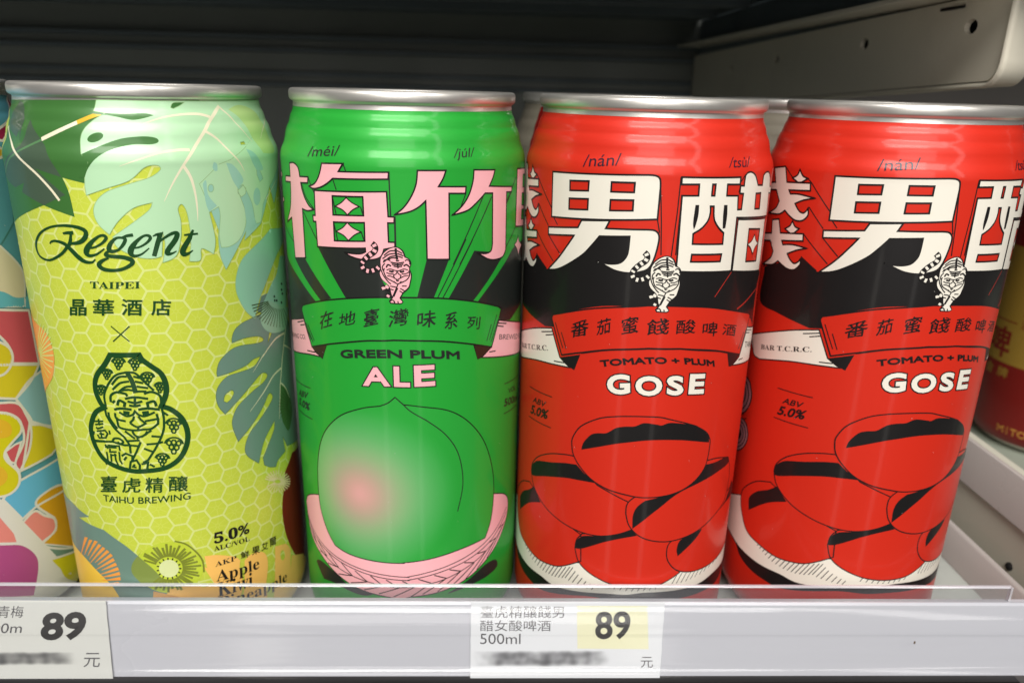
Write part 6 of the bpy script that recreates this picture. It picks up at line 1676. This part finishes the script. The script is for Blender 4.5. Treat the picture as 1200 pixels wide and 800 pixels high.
    ('F', 'black', 6, 0, 'black', ['-3.99,119.15 -3.86,120.35~ -2.95,121.93~ -1.3,122.98~ 0.19,123.2~ 1.69,122.35~ 2.36,120.73 3.33,120.18~ 3.76,119.06~ 3.32,117.86 3.85,116.17~ 3.45,113.98~ 3.06,112.89~ 1.72,111.67 0.98,110.56 1.68,109.45 0.89,108.88~ -1.63,108.98 -1.97,109.63 -1.4,110.39 -2.79,110.96 -2.56,111.58 -1.63,111.74~ -3.59,112.64 -3.7,113.49~ -2.03,113.68~ -3.66,115.07~ -4.25,116.5~ -3.98,117.47']),
    ('F', 'white', 7, 0, 'black', ['-3.73,119.05 -3.58,120.32~ -2.7,121.75~ -1.17,122.77~ 0.22,122.94~ 1.42,122.11~ 2.02,120.61 3.19,119.97~ 3.49,119.06~ 3.09,117.74 3.56,116.17~ 3.19,114.11~ 2.8,113.13~ 1.45,111.91 0.63,110.43 1.39,109.45 0.74,109.17~ -1.42,109.28 -1.56,109.52 -0.86,110.53 -1.25,111.5~ -1.77,113.44~ -3.41,115.08~ -3.94,116.51~ -3.58,117.49']),
    ('S', 'black', 8, 0.5, '-0.06,122.84 -0.02,121.66 0.29,120'),
    ('S', 'black', 8, 0.24, '-2.87,120.99 -1.57,122.05~ -0.31,122.25'),
    ('S', 'black', 8, 0.24, '-3.26,120.14 -1.74,121.26~ -0.24,121.54'),
    ('S', 'black', 8, 0.24, '-2.86,119.44 -1.45,120.68~ -0.19,120.95'),
    ('S', 'black', 8, 0.24, '-1.87,120.07 -0.97,120.45~ -0.03,120.43'),
    ('S', 'black', 8, 0.24, '0.28,122.26 1.52,121.56'),
    ('S', 'black', 8, 0.24, '0.34,121.55 1.82,120.97'),
    ('S', 'black', 8, 0.24, '0.4,120.91 1.62,120.49'),
    ('S', 'black', 8, 0.22, '-3.07,119.19 -2.78,119.87~ -1.86,119.95~ -1.36,119.61'),
    ('S', 'black', 8, 0.22, '2.17,119.73 2.62,120.02~ 3.26,119.66~ 3.35,118.82'),
    ('S', 'black', 8, 0.22, '-3.21,117.27 -3.29,118.23~ -2.71,119.09'),
    ('S', 'black', 8, 0.22, '-2.85,117.88 -3.01,117.03~ -2.42,115.61~ -1.18,114.8~ 0.31,113.98'),
    ('S', 'black', 8, 0.22, '3.12,117.38 3.24,116.17~ 2.38,114.96~ 0.31,113.98'),
    ('S', 'black', 8, 0.22, '-3.62,117.37 -3.12,116.07~ -2.11,114.65~ -1.34,113.94'),
    ('S', 'black', 8, 0.26, '-1.34,119.37 0.32,119.17~ 1.96,119.42'),
    ('S', 'black', 8, 0.26, '-1.07,118.9 0.36,118.76~ 1.77,118.94'),
    ('S', 'black', 8, 0.26, '-0.67,118.43 0.4,118.28 1.45,118.46'),
    ('S', 'black', 8, 0.26, '-0.09,119.76 0.74,119.77'),
    ('S', 'black', 8, 0.26, '0.32,119.17 0.44,117.85'),
    ('S', 'black', 8, 0.3, '-2.39,118.02 -1.99,118.75~ -1.26,118.41'),
    ('S', 'black', 8, 0.3, '3.28,118.22 2.5,118.82~ 1.81,118.46'),
    ('S', 'black', 8, 0.38, '-1.74,117.2 -1.14,117.05 -0.63,117.16'),
    ('S', 'black', 8, 0.38, '0.86,117.13 1.35,117.02 1.92,117.26'),
    ('S', 'black', 8, 0.2, '-2.34,117.42 -1.43,117.69~ -0.34,117.36 0.49,117.25 0.95,117.42 1.88,117.74~ 2.87,117.5'),
    ('S', 'black', 8, 0.2, '-2.41,116.82 -1.56,116.48~ -0.62,116.51'),
    ('S', 'black', 8, 0.2, '1.27,116.53 2.23,116.54~ 3.16,117.02'),
    ('S', 'black', 8, 0.2, '-2.22,115.98 -1.28,115.89~ -0.41,115.42 0.21,115.07 0.89,115.44 1.81,115.93~ 2.99,116.17'),
    ('S', 'black', 8, 0.2, '-0.41,115.42 -0.71,116.14 -0.03,116.52 0.15,117.12'),
    ('S', 'black', 8, 0.2, '0.89,115.44 1.11,116.17 0.56,116.53 0.15,117.12'),
    ('S', 'black', 8, 0.2, '-0.13,114.94 0.25,114.71 0.65,114.95'),
    ('S', 'black', 8, 0.2, '-0.7,114.69 -0.19,114.21 0.31,113.98 0.76,114.23 1.2,114.72'),
    ('S', 'black', 8, 0.22, '-1.54,113.45 -0.34,113.24 0.04,113'),
    ('S', 'black', 8, 0.22, '-1.71,112.71 -0.75,112.49'),
    ('S', 'black', 8, 0.22, '1.31,113.5 2.52,113.5'),
    ('S', 'black', 8, 0.22, '0.89,112.89 2.16,112.16'),
    ('S', 'black', 8, 0.22, '0.7,112.27 1.47,111.79'),
    ('S', 'black', 8, 0.22, '0.32,113.86 -0.47,112.01 -1.05,110.52'),
    ('S', 'black', 8, 0.22, '0.28,113 -0.72,110.78'),
    ('S', 'black', 8, 0.22, '-0.74,109.67 -0.46,109.18'),
    ('S', 'black', 8, 0.22, '0.21,109.69 0.38,109.19'),
    ('S', 'black', 8, 0.22, '-1.69,109.64 -1,109.91~ -0.48,109.43'),
    ('S', 'black', 7, 1.25, '-5.63,123.82 -5.02,123.26~ -4.84,122.44~ -5.34,121.59~ -6.54,120.69~ -7.72,119.41~ -8.11,118.43~ -7.93,117.6~ -6.84,116.95~ -5.46,117.2~ -4.14,118.07'),
    ('S', 'white', 8, 0.85, '-5.23,123.61 -4.93,123.03'),
    ('S', 'white', 8, 0.85, '-4.94,122.32 -5.24,121.71'),
    ('S', 'white', 8, 0.85, '-5.85,121.25 -6.32,120.84'),
    ('S', 'white', 8, 0.85, '-6.93,120.33 -7.36,119.92'),
    ('S', 'white', 8, 0.85, '-7.87,119.21 -8.12,118.79'),
    ('S', 'white', 8, 0.85, '-8.13,117.99 -7.83,117.48'),
    ('S', 'white', 8, 0.85, '-7.15,117.05 -6.58,116.9'),
    ('S', 'white', 8, 0.85, '-5.85,117.06 -5.31,117.29'),
    ('S', 'white', 8, 0.85, '-4.57,117.64 -4.21,118.04'),
    ('S', 'white', 8, 0.5, '-3.44,113.14 -3.25,112.78 -2.9,112.92 -2.88,113.16'),
    ('S', 'white', 8, 0.5, '-2.6,113.54 -2.18,113.19 -2.31,112.82'),
    ('S', 'white', 8, 0.5, '-2.4,111.1 -1.78,110.75'),
]
ART_POP = [
    ('F', 'blue', 1, 0, 'black', ['37.17,156.36 69.58,155.03 55.38,145.75 48.75,138.3 46.72,122.38 40.53,116.41 21.76,119.24']),
    ('F', 'maroon', 2, 0.5, 'offwhite', ['69.67,155.6 69.45,155.05 62.86,150.57 53.7,146.41 48.58,143.91 43.96,144.72 48.24,146.67 54.39,148.62~ 59.89,151.23~ 63.64,153.98~']),
    ('F', 'yellow2', 2, 0.5, 'offwhite', ['42.15,143.75 46.95,142.08 49.92,141.03 46.35,139.63 42.22,139.4']),
    ('F', 'creamtan', 2, 0.4, 'offwhite', ['31.17,119.34 41.21,116.64 46.45,109.46~ 46.65,104.23 45.32,98.58 37.98,100.52 28.58,104.77']),
    ('F', 'blue2', 3, 0, 'black', ['29.17,108.12 38.79,104.67~ 42.92,101.83~ 47.38,101.04 46.99,97.36 42.39,99.37~ 37.92,100.17 28.23,102.75']),
    ('F', 'crimson', 2, 0.5, 'offwhite', ['28.17,102.41 46.43,97.13 46.63,80.94 38.1,83.89 38.25,88.56~ 35.34,93.88 27.16,96.64']),
    ('F', 'yellow3', 3, 0.5, 'offwhite', ['29.29,95.44 36.13,90.7~ 38.47,87.74~ 38.13,84.03~ 34.43,81.42~ 27.36,84.28']),
    ('F', 'yellow3', 2, 0.5, 'offwhite', ['27.72,86.39 38.05,83.6 46.56,80.65 42.83,76.91~ 37.26,73.46 26.27,77.89']),
    ('F', 'skyblue', 2, 0.5, 'offwhite', ['37.26,73.46 42.02,77.22~ 47.1,78.52 49.21,59.4 42.67,63.19 40.58,64.04 40.27,66.52~']),
    ('F', 'yellow3', 2, 0.5, 'offwhite', ['40.05,65.44 47.58,59.72 49.68,54.22 45.29,52.23 35.26,51.79']),
    ('F', 'crimson', 3, 0.5, 'offwhite', ['27.78,74.86 36.88,72.45~ 39.31,67.68~ 39.93,62.75~ 38.31,57.16~ 34.54,51.73 33.72,54.86~ 37.12,60.05~ 37.37,65.39~ 34.94,69.41~ 27.54,73.48']),
    ('F', 'yellow4', 4, 0.5, 'offwhite', ['27.42,72.78 33.78,70.45~ 36.96,67.09~ 37.04,63.59~ 34.17,61.3~ 31.81,59.17~ 31.68,56.52~ 34.16,51.5~ 33.26,47.53~ 29.58,46~ 23.3,48.16']),
    ('F', 'gold', 5, 0, 'black', ['27.19,71.39 32.82,68.69~ 34.62,65.73~ 33.17,63.24~ 26.12,65.08', '24.99,58.32 29.88,55.31~ 31.17,51.64~ 28.9,49.47~ 23.79,51.09']),
    ('F', 'crimson', 4, 0.4, 'offwhite', ['31.81,59.17 34.68,60.31 36.44,60.34 33.72,54.86 32.53,55.77~']),
    ('F', 'skyblue2', 2, 0.5, 'offwhite', ['28.81,45.15 34.41,48.99~ 47.9,49.68 48.67,38.65 38.18,38.93~ 32.66,36.84']),
    ('F', 'amber', 3, 0.5, 'offwhite', ['55.04,35.07 46.9,40.92~ 40.77,41.71~ 37.11,39.49~ 41.98,32.14 41.61,28.04~ 36.66,26.23~ 41.68,21.43~ 50.71,16.47']),
    ('F', 'salmon', 3, 0.5, 'offwhite', ['32.46,35.7 36.39,37.63~ 39.01,34.69~ 42.06,31.66~ 41.37,28.19~ 36.66,26.23 31.8,27.69~']),
    ('F', 'salmon', 2, 0.5, 'offwhite', ['22.76,44.84 27.42,40.56 30.09,33.59 30.43,29.67 20.78,32.83']),
    ('F', 'offwhite', 4, 0, 'black', ['23.97,52.18 28.26,45.63 32.84,35.92 45.91,7.14 61.27,-8.95 22.15,15.63 33.98,19.6']),
    ('F', 'purple', 5, 0.6, 'offwhite', ['19.34,34.58 27.15,31.31~ 31.64,28.79~ 34.66,23.52~ 34.52,18.4~ 31.76,10.37 16.58,17.92']),
    ('F', 'yellow4', 5, 0.5, 'offwhite', ['37.9,19.83 44.85,17.6 51.86,15.24 70.02,-9.99 44.87,6.91~ 40.37,14.71']),
    ('F', 'greyteal', 3, 0.3, 'offwhite', ['36.66,26.23 50.6,16.08 49.95,13.74 38.04,20.62']),
]


def back_red(p):
    p.fill([[(-60, 20), (-34, 20), (-33, 156), (-60, 156)]], ink('silverprint'), 1)


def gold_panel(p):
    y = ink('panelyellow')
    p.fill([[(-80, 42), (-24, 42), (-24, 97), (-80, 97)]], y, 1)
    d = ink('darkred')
    for u in (-72, -66, -42, -37, -32):
        for v in (90, 84, 78, 72, 66, 60):
            p.text('酒', (u, v), (u + 3.6, v), (u, v + 4.4), 0, 0, d, 2)
    p.text('啤', (-60, 44), (-45, 44), (-60, 59), .02, 0, d, 3)
    p.stroke([(-62, 62), (-44, 62)], .6, d, 2)
    p.text('金', (-58, 35), (-52, 35), (-58, 40), .02, 0, y, 1)
    p.text('牌', (-49, 35), (-43, 35), (-49, 40), .02, 0, y, 1)
    p.text('M1TO.T', (-42, 9), (-24, 9), (-42, 12.4), .01, 0, ink('goldtext'), 1)


def more_patches(p):
    p.run(ART_POP, du=-88, dv=6, dl=-.2)
    p.run(ART_POP, du=-44, dv=-9, dl=6)
    p.run(ART_POP, dl=12)


make_can((-74.21, -3.86), 'lime', 'lime green can with tropical leaves and hexagon pattern, tiger gourd emblem on its front', G, [ART_LIME], lattice=True)
make_can((-6.04, 0.00), 'green', 'bright green can with big pink characters and a plum in a pink basket', G, [ART_GREEN])
make_can((60.57, -3.52), 'red', 'red can with white characters standing against the green can', G, [ART_RED])
make_can((130.61, -0.21), 'red', 'red can with white characters nearest the metal side panel, its front turned to the right', G, [ART_RED], du=3.5, dv=.4)
make_can((-146.5, 2.0), 'blue', 'colourful patchwork can in blue, crimson and yellow, cut off at the left edge', G, extra=more_patches)
make_can((58.7, 64), 'darkred', 'dark red and white can in the second row behind the red cans', G, extra=back_red, detail=False)
make_can((128.5, 66), 'silverprint', 'plain silver grey can in the second row seen between the two red cans', G, detail=False)
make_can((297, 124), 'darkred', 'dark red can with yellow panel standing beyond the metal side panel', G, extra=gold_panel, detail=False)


for m_ in bpy.data.materials:
    m_.use_fake_user = False
